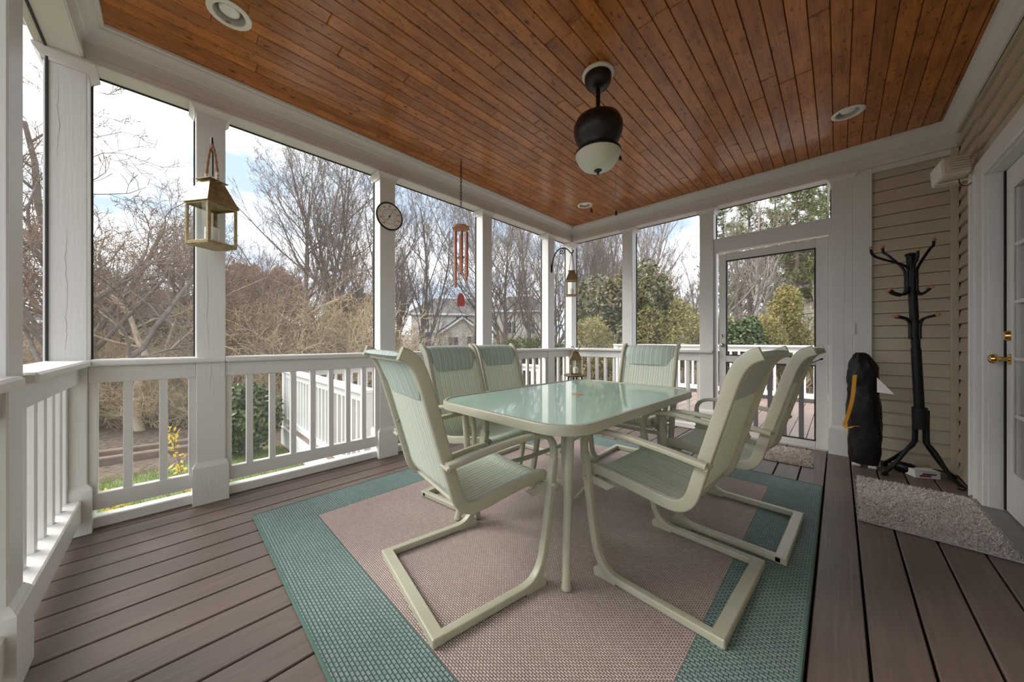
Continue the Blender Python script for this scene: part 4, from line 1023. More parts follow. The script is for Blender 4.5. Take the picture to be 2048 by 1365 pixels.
# ---- tubes from branch lists, numpy
def tubes_mesh(name, branches, mt):
    V, F, off = [], [], 0
    for pts, rad, n in branches:
        P_ = np.asarray(pts, float); m = len(P_)
        T = np.gradient(P_, axis=0); T /= (np.linalg.norm(T, axis=1, keepdims=True)+1e-9)
        a = np.array([0,0,1.]) if abs(T[0,2]) < .9 else np.array([1.,0,0])
        U = np.cross(T, a); U /= (np.linalg.norm(U, axis=1, keepdims=True)+1e-9); W = np.cross(T, U)
        ang = np.arange(n)*2*np.pi/n
        R = np.asarray(rad)[:,None,None]
        ring = P_[:,None,:] + R*(U[:,None,:]*np.cos(ang)[None,:,None] + W[:,None,:]*np.sin(ang)[None,:,None])
        V.append(ring.reshape(-1,3))
        i = np.arange(m-1)[:,None]*n; k = np.arange(n)[None,:]; k2 = (k+1)%n
        F.append((np.stack([i+k, i+k2, i+n+k2, i+n+k], -1)+off).reshape(-1,4)); off += m*n
    V = np.concatenate(V); F = np.concatenate(F)
    me = bpy.data.meshes.new(name); me.vertices.add(len(V)); me.vertices.foreach_set('co', V.ravel())
    me.loops.add(F.size); me.loops.foreach_set('vertex_index', F.ravel().astype(np.int32)); me.polygons.add(len(F))
    me.polygons.foreach_set('loop_start', (np.arange(len(F))*4).astype(np.int32)); 
    me.polygons.foreach_set('use_smooth', np.ones(len(F), bool)); me.materials.append(mt); me.update(calc_edges=True); me.validate(); return me

def grow(seed, height, trunks=1, r0=.14, levels=4, kids=(13,7,5,3), ang=(38,40,42,45), lenf=(.52,.48,.5,.5), up=(.05,.10,.12,.05), wob=(.06,.10,.14,.18), start=.28, spread=10, bow=0.0):
    r = np.random.default_rng(seed); out = [[] for _ in range(levels+1)]
    def branch(p, d, L, rad, lev):
        n = (10, 7, 5, 3, 2)[min(lev,4)] + 1
        pts = [p.copy()]; rads = [rad]; dd = d.copy()
        tipr = max(rad*(.25 if lev == 0 else .3), .004)
        for i in range(1, n):
            dd = dd + r.normal(0, wob[min(lev,len(wob)-1)], 3) + np.array([0,0,up[min(lev,len(up)-1)]]); dd /= np.linalg.norm(dd)
            p = p + dd*L/(n-1); pts.append(p.copy()); rads.append(rad+(tipr-rad)*(i/(n-1))**.9)
        out[lev].append((pts, rads, (7,5,4,3,3)[min(lev,4)]))
        if lev >= levels: return
        K = kids[lev]
        for k in range(K):
            u = (start if lev == 0 else .18) + (1-(start if lev == 0 else .18))*((k+r.random())/K)
            f = u*(n-1); i = min(int(f), n-2); q = pts[i]+(pts[i+1]-pts[i])*(f-i)
            t = pts[i+1]-pts[i]; t /= np.linalg.norm(t)
            perp = np.cross(t, r.normal(0,1,3)); perp /= (np.linalg.norm(perp)+1e-9)
            a_ = math.radians(ang[lev]*(.7+.6*r.random())); nd = t*math.cos(a_)+perp*math.sin(a_); nd[2] += .12; nd /= np.linalg.norm(nd)
            rr_ = rads[i]+(rads[i+1]-rads[i])*(f-i)
            branch(q, nd, L*lenf[lev]*(1.1-.55*u)*(.75+.5*r.random()), max(rr_*.55, .004), lev+1)
    for t in range(trunks):
        a_ = r.random()*6.28; lean = math.radians(spread)*(.3+.7*r.random()) if trunks > 1 else math.radians(spread*.3)
        d = np.array([math.cos(a_)*math.sin(lean)+bow, math.sin(a_)*math.sin(lean), math.cos(lean)])
        branch(np.array([.12*math.cos(a_)*(trunks > 1), .12*math.sin(a_)*(trunks > 1), -.3]), d/np.linalg.norm(d), height*(.85+.25*r.random()), r0*(.8+.4*r.random()), 0)
    return out
def tree_proto(name, bark, twig, **kw):
    o = grow(**kw)
    return (tubes_mesh('trunk', o[0]+o[1], bark), tubes_mesh('branches', [b for l_ in o[2:] for b in l_], twig))
TP = {}
TP['big'] = [tree_proto('big', M['bark'], M['twig'], seed=s_, height=8.6, trunks=2, r0=.15, kids=(15,9,6,4), lenf=(.66,.5,.48,.48), ang=(50,40,38,40), up=(.03,.07,.10,.06), spread=13, start=.25) for s_ in (11, 12)]
TP['slim'] = [tree_proto('slim', M['bark'], M['twig'], seed=s_, height=9.2, trunks=tn, r0=.10, kids=(15,8,5,4), ang=(36,36,36,40), lenf=(.46,.48,.5,.5), up=(.03,.14,.16,.08), spread=8, start=.22) for s_, tn in ((21,1),(22,3),(23,2),(24,1))]
TP['vase'] = [tree_proto('vase', M['bark'], M['twig'], seed=s_, height=5.2, trunks=5, r0=.075, kids=(9,6,5,4), ang=(32,34,34,38), lenf=(.5,.5,.5,.5), up=(.05,.12,.12,.08), spread=34, start=.25) for s_ in (31, 32)]
TP['crook'] = [tree_proto('crook', M['barktan'] if s_ == 41 else M['bark'], M['twigbrown'], seed=s_, height=5.2, trunks=tn, r0=.10, kids=(10,7,5,4), ang=(48,46,46,48), lenf=(.55,.5,.5,.5), up=(.02,.06,.08,.03), wob=(.16,.2,.24,.26), spread=22, start=.30, bow=bw_) for s_, tn, bw_ in ((41,1,.5),(42,2,0.),(43,2,.1))]
TP['shrub'] = [tree_proto('shrub', M['twigtan'] if k%2 == 0 else M['twigbrown'], M['twigtan'] if k%2 == 0 else M['twigbrown'], seed=50+k, height=2.7, trunks=9, r0=.026, kids=(8,5,4), levels=3, ang=(42,48,50), lenf=(.55,.5,.5), up=(.02,.02,.0), wob=(.14,.2,.26), spread=46, start=.15) for k in range(4)]
TP['far'] = [tree_proto('far', M['barkfar'], M['twigfar'], seed=s_, height=11, trunks=1, r0=.15, kids=(15,6,4), levels=3, ang=(34,38,42), lenf=(.36,.45,.5), up=(.01,.14,.12), spread=6, start=.30) for s_ in (61, 62, 63)]
tr_rng = random.Random(99)
def plant(kind, idx, px, depth, scale, label, cat='tree', group=None, name='bare_tree', sink=0, rz=None, zs=1.0, lean=(0,0)):
    x_, y_ = P(px, depth)
    a, b_ = TP[kind][idx % len(TP[kind])]
    t = tag(empty(name, (x_, y_, gz(x_, y_)-sink)), label, cat, group)
    t.rotation_euler = (lean[0], lean[1], tr_rng.random()*6.28 if rz is None else rz); t.scale = (scale, scale, scale*zs)
    link('trunk', a, t); link('branches', b_, t); return t
plant('big', 0, 612, 13.5, 1.08, 'tall bare tree with two grey trunks fanning above the brush', rz=.6)
plant('slim', 1, 752, 15.5, 1.05, 'clump of bare slender trunks seen beside the thermometer post', rz=.2)
plant('slim', 2, 835, 14.5, .92, 'bare double-trunked tree seen between the thermometer and the wind chime', rz=2.0)
plant('big', 1, 1015, 19, 1.0, 'wide bare tree standing in front of the cream house side block', rz=2.4)
plant('slim', 0, 926, 12.5, .95, 'single pale leaning bare trunk seen behind the wind chime', rz=1.0, lean=(0,.08))
plant('slim', 3, 1062, 15.5, 1.0, 'slender bare tree rising over the green shrub by the cream house', rz=.3)
plant('slim', 2, 668, 17, .95, 'bare tree behind the brush to the side of the two-trunked tree', rz=4.0)
plant('crook', 0, 290, 6.8, 1.1, 'crooked bare tree with leaning tan trunk outside the short railing', rz=3.92, name='crooked_tree')
plant('crook', 1, 315, 8.6, 1.25, 'crooked bare tree with rising forked limbs beside the brass lantern', rz=.9, name='crooked_tree')
plant('crook', 2, 400, 12.0, 1.25, 'crooked bare tree half hidden behind the lantern post', rz=3.3, name='crooked_tree')
plant('crook', 2, 55, 6.0, 1.05, 'crooked bare tree seen through the screen beside the grained corner post', rz=5.2, name='crooked_tree')
plant('vase', 0, 1338, 14.5, 1.15, 'bare many-stemmed tree fanning upward beside the round magnolia', rz=1.1)
plant('vase', 1, 1400, 15.5, 1.10, 'bare many-stemmed tree partly behind the screen door latch post', rz=2.2)
plant('slim', 1, 1190, 22, 1.05, 'bare tree clump rising behind the magnolia crown', rz=.7)
for i, (px, dp_, k_, sc_) in enumerate(((120,9.5,1,1.2),(195,11,2,1.25),(262,13.5,2,1.45),(372,9.6,0,1.1),(455,14,2,1.15),(-20,8,1,1.2))):
    plant('crook', k_, px, dp_, sc_, 'crooked bare tree with spreading brown limbs on the bank, one of several beyond the lawn', 'tree', 'crooked trees on the bank', name='crooked_tree')
for i, (px, dp_, k_, sc_) in enumerate(((205,14,1,.62),(285,17,2,.66),(352,15.5,3,.62),(435,18,1,.72),(480,21,0,.85),(535,24,2,.95),(705,21,3,1.0),(790,22,1,.95),(965,24,0,1.0),(1020,25,3,1.1),(1090,20,1,1.0),(1115,24,2,1.1),(1160,26,0,1.15),(1225,25,3,1.15),(1300,24,1,1.1))):
    plant('slim', k_, px, dp_, sc_, 'slender bare tree of the middle row, behind the first trees', 'tree', 'slender bare trees of the middle row', name='slender_tree')
for i in range(64):                       # bare woods all round
    px = tr_rng.uniform(-150, 1150) if i < 26 else tr_rng.uniform(1150, 1900)
    dp_ = tr_rng.uniform(26, 58) if px < 1150 else tr_rng.uniform(20, 50)
    if px < 760: sc_ = tr_rng.uniform(.45, .75)
    elif px < 1150: sc_ = tr_rng.uniform(.6, .9)
    else: sc_ = tr_rng.uniform(.95, 1.35)
    if 820 < px < 1095 and dp_ < 46: dp_ = tr_rng.uniform(46, 60)
    plant('far', i, px, dp_, sc_, 'thin bare tree in the far woods ' + ('beyond the tan thicket' if px < 760 else 'beyond the cream house' if px < 1150 else 'beyond the magnolia and golden shrubs' if px < 1430 else 'among and behind the pines'), 'tree', 'bare trees of the far woods', name='woodland_tree')
for i in range(58):                       # tan thicket beyond the lawn
    px = -120 + 890*((i*0.6180339)%1.0)
    dp_ = 8.2 + 12*((i*0.7548)%1.0)
    sc_ = .72+.05*dp_+tr_rng.uniform(-.15,.15)
    if px < 420: sc_ *= .72
    hue = 'tan' if i%2 == 0 else 'brown'
    place = 'below the dark-roofed house' if px < 300 else 'before the red brick house' if px < 440 else 'before the raised white deck' if px < 560 else 'around the two-trunked tree'
    plant('shrub', i, px, dp_, sc_, 'tangled leafless %s shrub %s' % (hue, place), 'shrub', 'leafless thicket shrubs', name='bare_shrub')
for i in range(32):                       # low brush on the bank
    px = 130 + 440*((i*0.6180339)%1.0)
    plant('shrub', i, px, 7.0+2.2*((i*.7548)%1.0), tr_rng.uniform(.35,.62), 'low twiggy brush on the bank seen between the railing balusters', 'shrub', 'low brush on the bank', name='low_brush')
for i in range(12):
    px = 780 + 330*((i*0.6180339)%1.0)
    plant('shrub', i, px, 15+9*((i*.7548)%1.0), tr_rng.uniform(.8,1.15), 'leafless shrub in front of the cream house', 'shrub', 'leafless shrubs by the cream house', name='bare_shrub')
for i in range(14):
    px = 1420 + 330*((i*0.6180339)%1.0)
    plant('shrub', i, px, 18+9*((i*.7548)%1.0), tr_rng.uniform(1.2,1.8), 'leafless undergrowth shrub beneath the pines', 'shrub', 'leafless undergrowth beneath the pines', name='bare_shrub')

# ---- leaves
def leaves_mesh(name, pos, nrm, L, W, mt, seed, spreadn=.7, droop=0.0):
    r = np.random.default_rng(seed); n = len(pos)
    nn = nrm + r.normal(0, spreadn, (n,3)); nn /= np.linalg.norm(nn, axis=1, keepdims=True)
    t = np.cross(nn, r.normal(0,1,(n,3))); t[:,2] -= droop; t /= np.linalg.norm(t, axis=1, keepdims=True)
    w = np.cross(nn, t); w /= np.linalg.norm(w, axis=1, keepdims=True)
    Ls = (L*r.uniform(.7,1.25,n))[:,None]; Ws = (W*r.uniform(.75,1.2,n))[:,None]
    b = pos; tip = pos+t*Ls; mid = pos+t*Ls*.5 - nn*Ws*.18
    V = np.stack([b, mid+w*Ws*.5+nn*Ws*.22, tip, mid-w*Ws*.5+nn*Ws*.22], 1).reshape(-1,3)
    base = (np.arange(n)*4)[:,None]
    F = np.concatenate([base+np.array([[0,1,2]]), base+np.array([[0,2,3]])])
    me = bpy.data.meshes.new(name); me.from_pydata(V.tolist(), [], F.tolist()); me.materials.append(mt); return me
def blob_points(n, rad, seed, lumps=9, shell=.35, flat=0.0):
    """leaf positions on a lumpy ellipsoid made of smaller balls"""
    r = np.random.default_rng(seed); rad = np.asarray(rad, float)
    c = r.normal(0,1,(lumps,3)); c /= np.linalg.norm(c,axis=1,keepdims=True); c *= r.uniform(.45,.68,(lumps,1)); c[0] = 0
    rr_ = r.uniform(.24,.40,lumps); rr_[0] = .72
    which = r.choice(lumps, n, p=rr_**2/np.sum(rr_**2))
    d = r.normal(0,1,(n,3)); d /= np.linalg.norm(d,axis=1,keepdims=True)
    q = c[which] + d*(rr_[which]*(1-shell*r.random(n)**1.5))[:,None]
    return q*rad, d
def bush(name, label, cat, px, depth, rad, zc, n, L, W, mt, seed, group=None, extra=None, lumps=9, spreadn=.7, stem=True):
    x_, y_ = P(px, depth); g = gz(x_, y_)
    t = tag(empty(name, (x_, y_, g)), label, cat, group)
    q, d = blob_points(n, rad, seed, lumps); q[:,2] += zc-g
    keep = q[:,2] > .02; q, d = q[keep], d[keep]
    fo = link('foliage', leaves_mesh('foliage', q, d, L, W, mt, seed, spreadn), t)
    if extra is not None:
        m2, frac, zlo = extra
        q2, d2 = blob_points(int(n*frac), np.asarray(rad)*1.02, seed+1, lumps); q2[:,2] += zc-g
        k2 = q2[:,2] > zlo-g; link('new_leaves', leaves_mesh('new_leaves', q2[k2], d2[k2], L, W, m2, seed+2, spreadn), t)
    if stem:
        r = random.Random(seed); mm = MB()
        for k in range(5):
            a = r.random()*6.28; mm.tube(catmull([(.06*math.cos(a),.06*math.sin(a),-.1),(rad[0]*.2*math.cos(a),rad[1]*.2*math.sin(a),(zc-g)*.5),(rad[0]*.5*math.cos(a),rad[1]*.5*math.sin(a),(zc-g)+rad[2]*.3)],4), [.05,.045,.04,.036,.032,.028,.024,.018,.012][:9], 5)
        mm.build('stems', M['bark'], t)
    return t
bush('magnolia_tree', 'large round evergreen magnolia with dark leaves and russet undersides', 'tree', 1258, 13, (2.45,2.45,2.75), 1.75, 28000, .19, .075, M['magnolia'], 71, extra=(M['magnolia_brown'], .2, 2.2), lumps=26)
for i, (px, dp_, rad, zc) in enumerate(((1190,11.0,(1.0,1.0,1.25),.75),(1290,11.5,(1.3,1.2,1.25),.95),(1365,11.0,(1.1,1.0,1.5),1.15),(1425,11.5,(1.0,1.0,1.35),1.0),(1530,11.5,(.9,.9,1.35),.9),(1640,11.5,(1.5,1.2,1.6),.9),(1740,11.0,(1.4,1.2,1.5),.9))):
    bush('golden_shrub', 'feathery yellow-green shrub in the row behind the outer deck railing', 'shrub', px, dp_, rad, zc, 6500, .13, .035, M['hedge'], 80+i, 'yellow-green shrubs behind the deck', lumps=12, spreadn=1.2)
bush('conical_shrub', 'tall pointed yellow-green shrub seen through the screen door', 'shrub', 1566, 11.8, (.66,.66,2.3), 1.35, 8500, .13, .035, M['hedge'], 95, lumps=12, spreadn=1.2)
bush('camellia_shrub', 'glossy green camellia shrub seen through the screen door by its latch', 'shrub', 1487, 10.6, (.85,.85,1.15), .85, 4500, .13, .07, M['camellia'], 96, lumps=10)
bush('green_shrub', 'fresh green feathery shrub beside the cream house, over the far railing', 'shrub', 1040, 14, (1.3,1.2,1.0), .45, 6000, .14, .04, M['hedgegreen'], 97, spreadn=1.1)
bush('green_shrub', 'small fresh green shrub between the scroll bracket post and the corner post', 'shrub', 1112, 13, (.9,.9,.8), .25, 3500, .14, .04, M['hedgegreen'], 98, spreadn=1.1)
bush('camellia_shrub', 'dark glossy green shrub growing against the outer stair railing', 'shrub', 500, 4.9, (.42,.50,.72), -.12, 4200, .075, .042, M['camellia'], 99, lumps=10)
for i, (px, dp_, rad, zc) in enumerate(((300,12,(1.1,1.0,.9),1.1),(345,13.5,(1.2,1.1,.9),.2),(470,16,(1.4,1.2,1.2),1.3),(690,16,(1.4,1.2,1.1),.6))):
    bush('olive_shrub', 'olive green leafy shrub tangled in the tan thicket', 'shrub', px, dp_, rad, zc, 2200, .12, .06, M['ivy'], 110+i, 'olive shrubs in the thicket', spreadn=1.1)
for i, (px, dp_, rad, zc) in enumerate(((500,42,(5.0,4,4.6),6.2),(560,46,(4.5,4,3.5),7.4),(700,50,(5,4,3.4),5.4),(330,46,(5,4,3.6),5.2))):
    bush('russet_tree', 'distant tree still holding russet brown leaves above the thicket', 'tree', px, dp_, rad, zc, 4200, .55, .34, M['russet'], 120+i, 'russet trees in the distance', lumps=14, spreadn=1.2)

# ---- pines
def pine_proto(seed, H):
    r = np.random.default_rng(seed); tb = [([(0,0,-.3),(.05,.02,H*.35),(.0,.1,H*.7),(.05,.05,H)], [.19,.16,.11,.03], 7)]
    limbs, npos, ndir = [], [], []
    for k in range(46):
        u = .34 + .66*(k+r.random())/46; z = u*H; a = r.random()*6.28
        L = (1-u)*3.6+.5 if u > .5 else r.uniform(.8,2.4)
        pts = [np.array([.03,.03,z]), np.array([math.cos(a)*L*.5, math.sin(a)*L*.5, z+L*.06]), np.array([math.cos(a)*L, math.sin(a)*L, z+L*.22])]
        limbs.append((pts, [.035,.024,.010], 4))
        if u < .40: continue
        for j in range(12):
            f = r.uniform(.25,1.05); c = pts[0]+(pts[2]-pts[0])*f + r.normal(0,.22,3)
            m_ = 16; d = r.normal(0,1,(m_,3)); d[:,2] += .25; d /= np.linalg.norm(d,axis=1,keepdims=True)
            npos.append(np.repeat(c[None],m_,0)); ndir.append(d)
    pos = np.concatenate(npos); d = np.concatenate(ndir); n = len(pos)
    s = np.cross(d, r.normal(0,1,(n,3))); s /= np.linalg.norm(s,axis=1,keepdims=True)
    L = r.uniform(.22,.38,n)[:,None]
    V = np.stack([pos-s*.022, pos+s*.022, pos+d*L], 1).reshape(-1,3)
    me = bpy.data.meshes.new('needles'); me.from_pydata(V.tolist(), [], (np.arange(n)[:,None]*3+np.arange(3)[None]).tolist()); me.materials.append(M['needle'])
    return tubes_mesh('trunk', tb, M['pinebark']), tubes_mesh('limbs', limbs, M['pinebark']), me
PP = [pine_proto(201, 15), pine_proto(202, 14)]
for i, (px, dp_, sc_) in enumerate(((1445,27,.92),(1500,24,.98),(1553,26,1.0),(1592,22,.98),(1622,25,1.0),(1655,23,1.0),(1475,33,1.0),(1530,36,1.1),(1575,34,1.1),(1610,38,1.15))):
    x_, y_ = P(px, dp_); t = tag(empty('pine_tree', (x_, y_, gz(x_,y_)), i*1.3, sc_), 'tall pine with bare lower trunk behind the screen door', 'tree', 'tall pines behind the screen door')
    for nm, me in zip(('trunk','limbs','needles'), PP[i%2]): link(nm, me, t)

# ---- lawn strip, yellow plants, timbers
lw_ = struct(MB().grid([[(a, b_, gz(a,b_)+.03) for a in np.linspace(-6.2-.25*math.sin(b_*1.3), -3.2, 10)] for b_ in np.linspace(-4, 1.2, 14)]).build('lawn', mat('lawn_soil', (.13,.17,.04), .9), None, 60))
r = np.random.default_rng(5); n = 16000
bx, by = r.uniform(-6.3,-3.2,n), r.uniform(-3.2,1.2,n); bz = np.array([gz(a,b_) for a, b_ in zip(bx,by)])+.025; ba = r.uniform(0,6.28,n); bl_ = r.uniform(.03,.07,n)
V = np.stack([np.stack([bx-.004*np.cos(ba),by-.004*np.sin(ba),bz],1), np.stack([bx+.004*np.cos(ba),by+.004*np.sin(ba),bz],1), np.stack([bx+.02*np.sin(ba),by+.02*np.cos(ba),bz+bl_],1)],1).reshape(-1,3)
me = bpy.data.meshes.new('grass_blades'); me.from_pydata(V.tolist(), [], (np.arange(n)[:,None]*3+np.arange(3)[None]).tolist()); me.materials.append(M['grass'])
tag(link('grass_blades', me), 'short green lawn grass beside the porch', 'grass', kind='stuff')
def yellow_plant(x_, y_, hh, nst, seed, label):
    r = random.Random(seed); g = gz(x_,y_)
    t = tag(empty('yellow_shrub', (x_,y_,g)), label, 'shrub'); mm = MB(); pos, nr = [], []
    for k in range(nst):
        a = r.random()*6.28; sp = r.uniform(.06,.22); H = hh*r.uniform(.6,1)
        p = catmull([(0,0,-.02),(sp*.3*math.cos(a),sp*.3*math.sin(a),H*.5),(sp*math.cos(a),sp*math.sin(a),H)],5); mm.tube(p, .004, 5)
        for c in p[4:]:
            for j in range(4): pos.append((c.x+r.gauss(0,.02), c.y+r.gauss(0,.02), c.z+r.gauss(0,.015))); nr.append((r.gauss(0,.5),r.gauss(0,.5),.8))
    mm.build('stems', M['twigbrown'], t); link('leaves', leaves_mesh('leaves', np.array(pos), np.array(nr), .06, .026, M['yellow'], seed, .5), t)
yellow_plant(-4.15, -.38, .45, 9, 1, 'low yellow-leaved shrub outside the short railing, nearest the corner post')
yellow_plant(-4.35, .10, .85, 4, 2, 'taller yellow-leaved shrub sprig outside the short railing beside the lantern post')
yellow_plant(-4.05, .28, .40, 8, 3, 'low yellow-leaved shrub behind the foot of the lantern post')
for i, (xa_, ya_, xb_, yb2) in enumerate(((-7.6,-2.6,-7.3,1.0),(-8.2,-2.4,-7.9,1.6))):
    za = gz(xa_,ya_)
    o = tag(MB().box(-.06,.06,0,math.hypot(xb_-xa_,yb2-ya_),0,.14,.015).build('landscape_timber', M['timber'], None, 0), ('weathered landscape timber edging the lawn', 'weathered landscape timber lying farther back in the leaf litter')[i], 'timber'); o.location = (xa_,ya_,za-.02); o.rotation_euler = (0,0,math.atan2(yb2-ya_,xb_-xa_)-math.pi/2)

# ---- outer decks
def deck(name, label, x0, x1, y0, y1, zt, along):
    t = tag(MB().box(x0, x1, y0, y1, zt-.22, zt-.04).build(name, M['white_out'], None, 0), label, 'deck')
    me = None; pitch = .146; q = (y0 if along == 'x' else x0)
    while q+.14 <= (y1 if along == 'x' else x1):
        if me is None: me = (MB().box(-(x1-x0)/2, (x1-x0)/2, 0, .140, -.038, 0, .003) if along == 'x' else MB().box(0, .140, -(y1-y0)/2, (y1-y0)/2, -.038, 0, .003)).mesh('deck_board', M['deckout'], 0)
        o = link('deck_board', me, t); o.location = ((x0+x1)/2, q, zt) if along == 'x' else (q, (y0+y1)/2, zt); q += pitch
    return t
deck('outer_deck', 'weathered pinkish wood deck beyond the screen door', -3.9, 2.4, 4.42, 7.62, -.03, 'y')
deck('side_deck', 'lower wood landing deck beside the porch railing', -6.42, -3.08, 1.27, 4.38, -.36, 'y')
deck('side_deck', 'far strip of the lower landing deck beyond the porch corner', -6.42, -3.93, 4.40, 4.96, -.36, 'y')
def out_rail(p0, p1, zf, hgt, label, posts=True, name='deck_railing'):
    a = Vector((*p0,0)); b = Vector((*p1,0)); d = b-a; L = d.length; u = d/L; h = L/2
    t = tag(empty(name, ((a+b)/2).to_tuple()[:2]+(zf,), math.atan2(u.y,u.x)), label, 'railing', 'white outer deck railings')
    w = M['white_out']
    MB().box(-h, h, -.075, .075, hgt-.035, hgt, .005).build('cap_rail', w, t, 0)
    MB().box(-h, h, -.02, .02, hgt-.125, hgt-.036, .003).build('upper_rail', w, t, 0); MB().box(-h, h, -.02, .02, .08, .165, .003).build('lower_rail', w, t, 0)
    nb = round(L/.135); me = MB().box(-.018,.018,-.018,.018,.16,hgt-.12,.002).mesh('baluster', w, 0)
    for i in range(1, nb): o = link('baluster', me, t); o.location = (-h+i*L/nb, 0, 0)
    if posts:
        npst = max(1, round(L/1.9)); pm = MB().box(-.05,.05,-.05,.05,-.1,hgt-.036,.003).mesh('post', w, 0)
        for i in range(npst+1): o = link('post', pm, t); o.location = (-h+.05+i*(L-.1)/npst, 0, 0)
    return t
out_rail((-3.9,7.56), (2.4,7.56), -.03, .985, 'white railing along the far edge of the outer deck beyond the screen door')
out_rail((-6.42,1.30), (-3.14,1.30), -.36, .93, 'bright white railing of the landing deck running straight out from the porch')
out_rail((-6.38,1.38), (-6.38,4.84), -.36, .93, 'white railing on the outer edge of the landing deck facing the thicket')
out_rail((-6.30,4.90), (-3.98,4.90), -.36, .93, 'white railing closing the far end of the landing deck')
sk = tag(MB().box(-6.42,-3.08,1.235,1.268,-.62,-.34,.004).build('deck_fascia', M['white_out'], None, 0), 'white fascia board under the landing deck edge', 'board')
bn = tag(empty('storage_bench', (-3.75, 1.95, -.36)), 'dark brown wooden bench on the landing deck behind the thermometer post', 'bench')
db_ = mat('dark_bench_wood', (.045,.025,.02), .5)
for k in range(4): MB().box(-.18+k*.095, -.095+k*.095, -.45, .45, .40, .425, .003).build('slat', db_, bn, 0)
for sx_ in (-1,1):
    for sy_ in (-1,1): MB().box(sx_*.16-.025, sx_*.16+.025, sy_*.40-.025, sy_*.40+.025, .001, .40, .003).build('leg', db_, bn, 0)
MB().box(-.17,.17,-.42,.42,.18,.215,.003).build('shelf', db_, bn, 0)

# ---- houses
def house(name, label, px, depth, w, dpt, z0, z1, zr, wall, gable=False, wins=(), turn=0, over=.4):
    x_, y_ = P(px, depth); bearing = math.atan2(y_, x_)-math.pi/2
    t = tag(empty(name, (x_, y_, z0), bearing+turn), label, 'house')
    MB().box(-w/2, w/2, 0, dpt, 0, z1-z0).build('wall', wall, t, 0)
    e = z1-z0; rh = zr-z0; W = w/2+over
    if gable:
        MB().add([(-w/2,0,e),(w/2,0,e),(0,0,rh-.15),(-w/2,.15,e),(w/2,.15,e),(0,.15,rh-.15)], [(0,1,2),(5,4,3),(0,3,4,1),(1,4,5,2),(2,5,3,0)]).build('gable', wall, t, 0)
        for s in (-1,1):
            MB().loft([[(s*W,q,e-.25),(0,q,rh),(0,q,rh+.15),(s*W,q,e-.10)] for q in (-over, dpt+over)]).build('roof_slope', M['roof'], t, 0)
            MB().loft([[(s*W,q,e-.28),(0,q,rh-.03),(0,q,rh-.25),(s*W,q,e-.52)] for q in (-over-.06, -over-.01)]).build('bargeboard', M['white_out'], t, 0)
    else:
        ins = min(dpt/2, w*.25)
        MB().loft([[(-W,-over,e-.02),(W,-over,e-.02),(W,dpt+over,e-.02),(-W,dpt+over,e-.02)],[(-W,-over,e+.1),(W,-over,e+.1),(W,dpt+over,e+.1),(-W,dpt+over,e+.1)],[(-w/2+ins,dpt/2-.1,rh),(w/2-ins,dpt/2-.1,rh),(w/2-ins,dpt/2+.1,rh),(-w/2+ins,dpt/2+.1,rh)]]).build('roof', M['roof'], t, 0)
        MB().box(-W, W, -over-.05, -over, e-.12, e+.10).build('fascia', M['white_out'], t, 0)
    for (wx_, wz_, ww, wh) in wins:
        f_ = MB().box(wx_-ww/2-.1, wx_+ww/2+.1, -.06, .0, wz_-wh/2-.1-z0, wz_+wh/2+.1-z0).build('window', M['white_out'], t, 0)
        nx_, nz_ = (2,2)
        for i in range(nx_):
            for j in range(nz_):
                a0 = wx_-ww/2+ww*i/nx_+.03; b0 = wz_-wh/2+wh*j/nz_+.03-z0
                MB().box(a0, a0+ww/nx_-.06, -.09, -.055, b0, b0+wh/nz_-.06).build('pane', M['houseglass'], f_, 0)
    return t
house('cream_house', 'cream two-storey house with grey hip roof behind the wind chime', 905, 36, 8.6, 8, -2.3, 3.9, 6.1, M['housewhite'], wins=((-2.9,1.2,1.3,1.6),(1.0,3.0,1.3,1.4),(1.0,.6,1.3,1.6),(-2.9,3.0,.9,1.4),(3.0,3.0,1.0,1.4)))
house('house_wing', 'gabled entry wing of the cream house with grey roof', 925, 33.5, 4.2, 2.4, -2.2, 2.0, 3.5, M['housewhite'], gable=True, wins=((-.9,.6,1.0,1.7),(1.0,.2,1.1,2.6)))
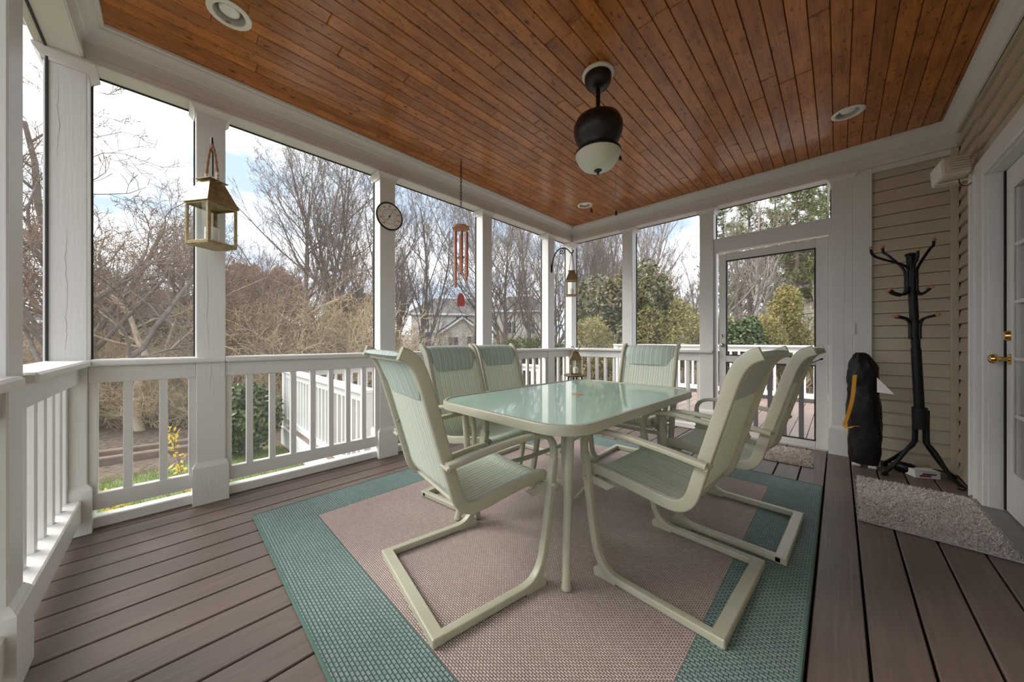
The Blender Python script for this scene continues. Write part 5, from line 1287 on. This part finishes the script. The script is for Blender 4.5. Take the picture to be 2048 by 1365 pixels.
house('cream_house', 'pale side block of houses partly hidden by the bare tree', 1040, 40, 6.5, 7, -2.4, 4.6, 6.8, M['housewhite'], wins=((-1.0,2.6,1.0,1.4),(1.3,2.6,1.0,1.4),(-1.0,-.4,1.0,1.5)))
house('brick_house', 'red brick house with white gable trim beside the lantern post', 398, 30, 7.0, 8, -1.9, 2.2, 5.0, M['brick'], gable=True, wins=((0.2,1.2,.9,1.3),(2.3,1.2,.9,1.3)))
house('grey_house', 'dark-roofed house hidden in the thicket beyond the crooked trees', 245, 25, 7.5, 7, -1.8, 2.3, 5.2, M['brick'], wins=((-2.0,1.2,.9,1.2),(1.2,-.2,1.0,1.3)))
house('garden_shed', 'low grey-roofed outbuilding in front of the dark-roofed house', 235, 19, 4.2, 3, -1.7, .6, 1.7, mat('shed_dark', (.10,.085,.08), .8), wins=((1.2,-.2,.8,.8),))
house('blue_house', 'blue-grey house wall behind the raised white neighbour deck', 530, 30, 4.6, 6, -1.9, 1.9, 3.6, M['houseblue'], wins=((-1.2,.0,.9,1.2),(1.0,.0,.8,1.2)))
house('pine_house', 'house with pale shingled eave corner among the pines', 1720, 22, 5.6, 5, -1.5, 4.9, 6.6, M['housewhite'], over=.6)
house('beige_house', 'beige house seen through the screen beside the grained corner post', 45, 24, 6.0, 6, -1.7, 1.6, 3.6, M['housewhite'], wins=((-1.0,.2,1.0,1.0),(1.2,.2,1.0,1.0)))
x_, y_ = P(480, 26); nd = tag(empty('raised_deck', (x_, y_, gz(x_,y_)), math.atan2(y_,x_)-math.pi/2), 'raised white neighbour deck on posts seen through the thicket', 'deck')
g = gz(x_,y_); zt_ = 1.15-g
MB().box(-1.6,1.6,0,2.2,zt_-.22,zt_).build('platform', M['white_out'], nd, 0)
for px__ in (-1.5, 0, 1.5): MB().box(px__-.09,px__+.09,.02,.2,-.2,zt_-.2).build('post', M['white_out'], nd, 0)
MB().box(-1.6,1.6,0,.08,zt_+.86,zt_+.95).build('top_rail', M['white_out'], nd, 0)
pm = MB().box(-.03,.03,.01,.07,zt_,zt_+.87).mesh('baluster', M['white_out'], 0)
for i in range(17): o = link('baluster', pm, nd); o.location = (-1.56+i*.195,0,0)
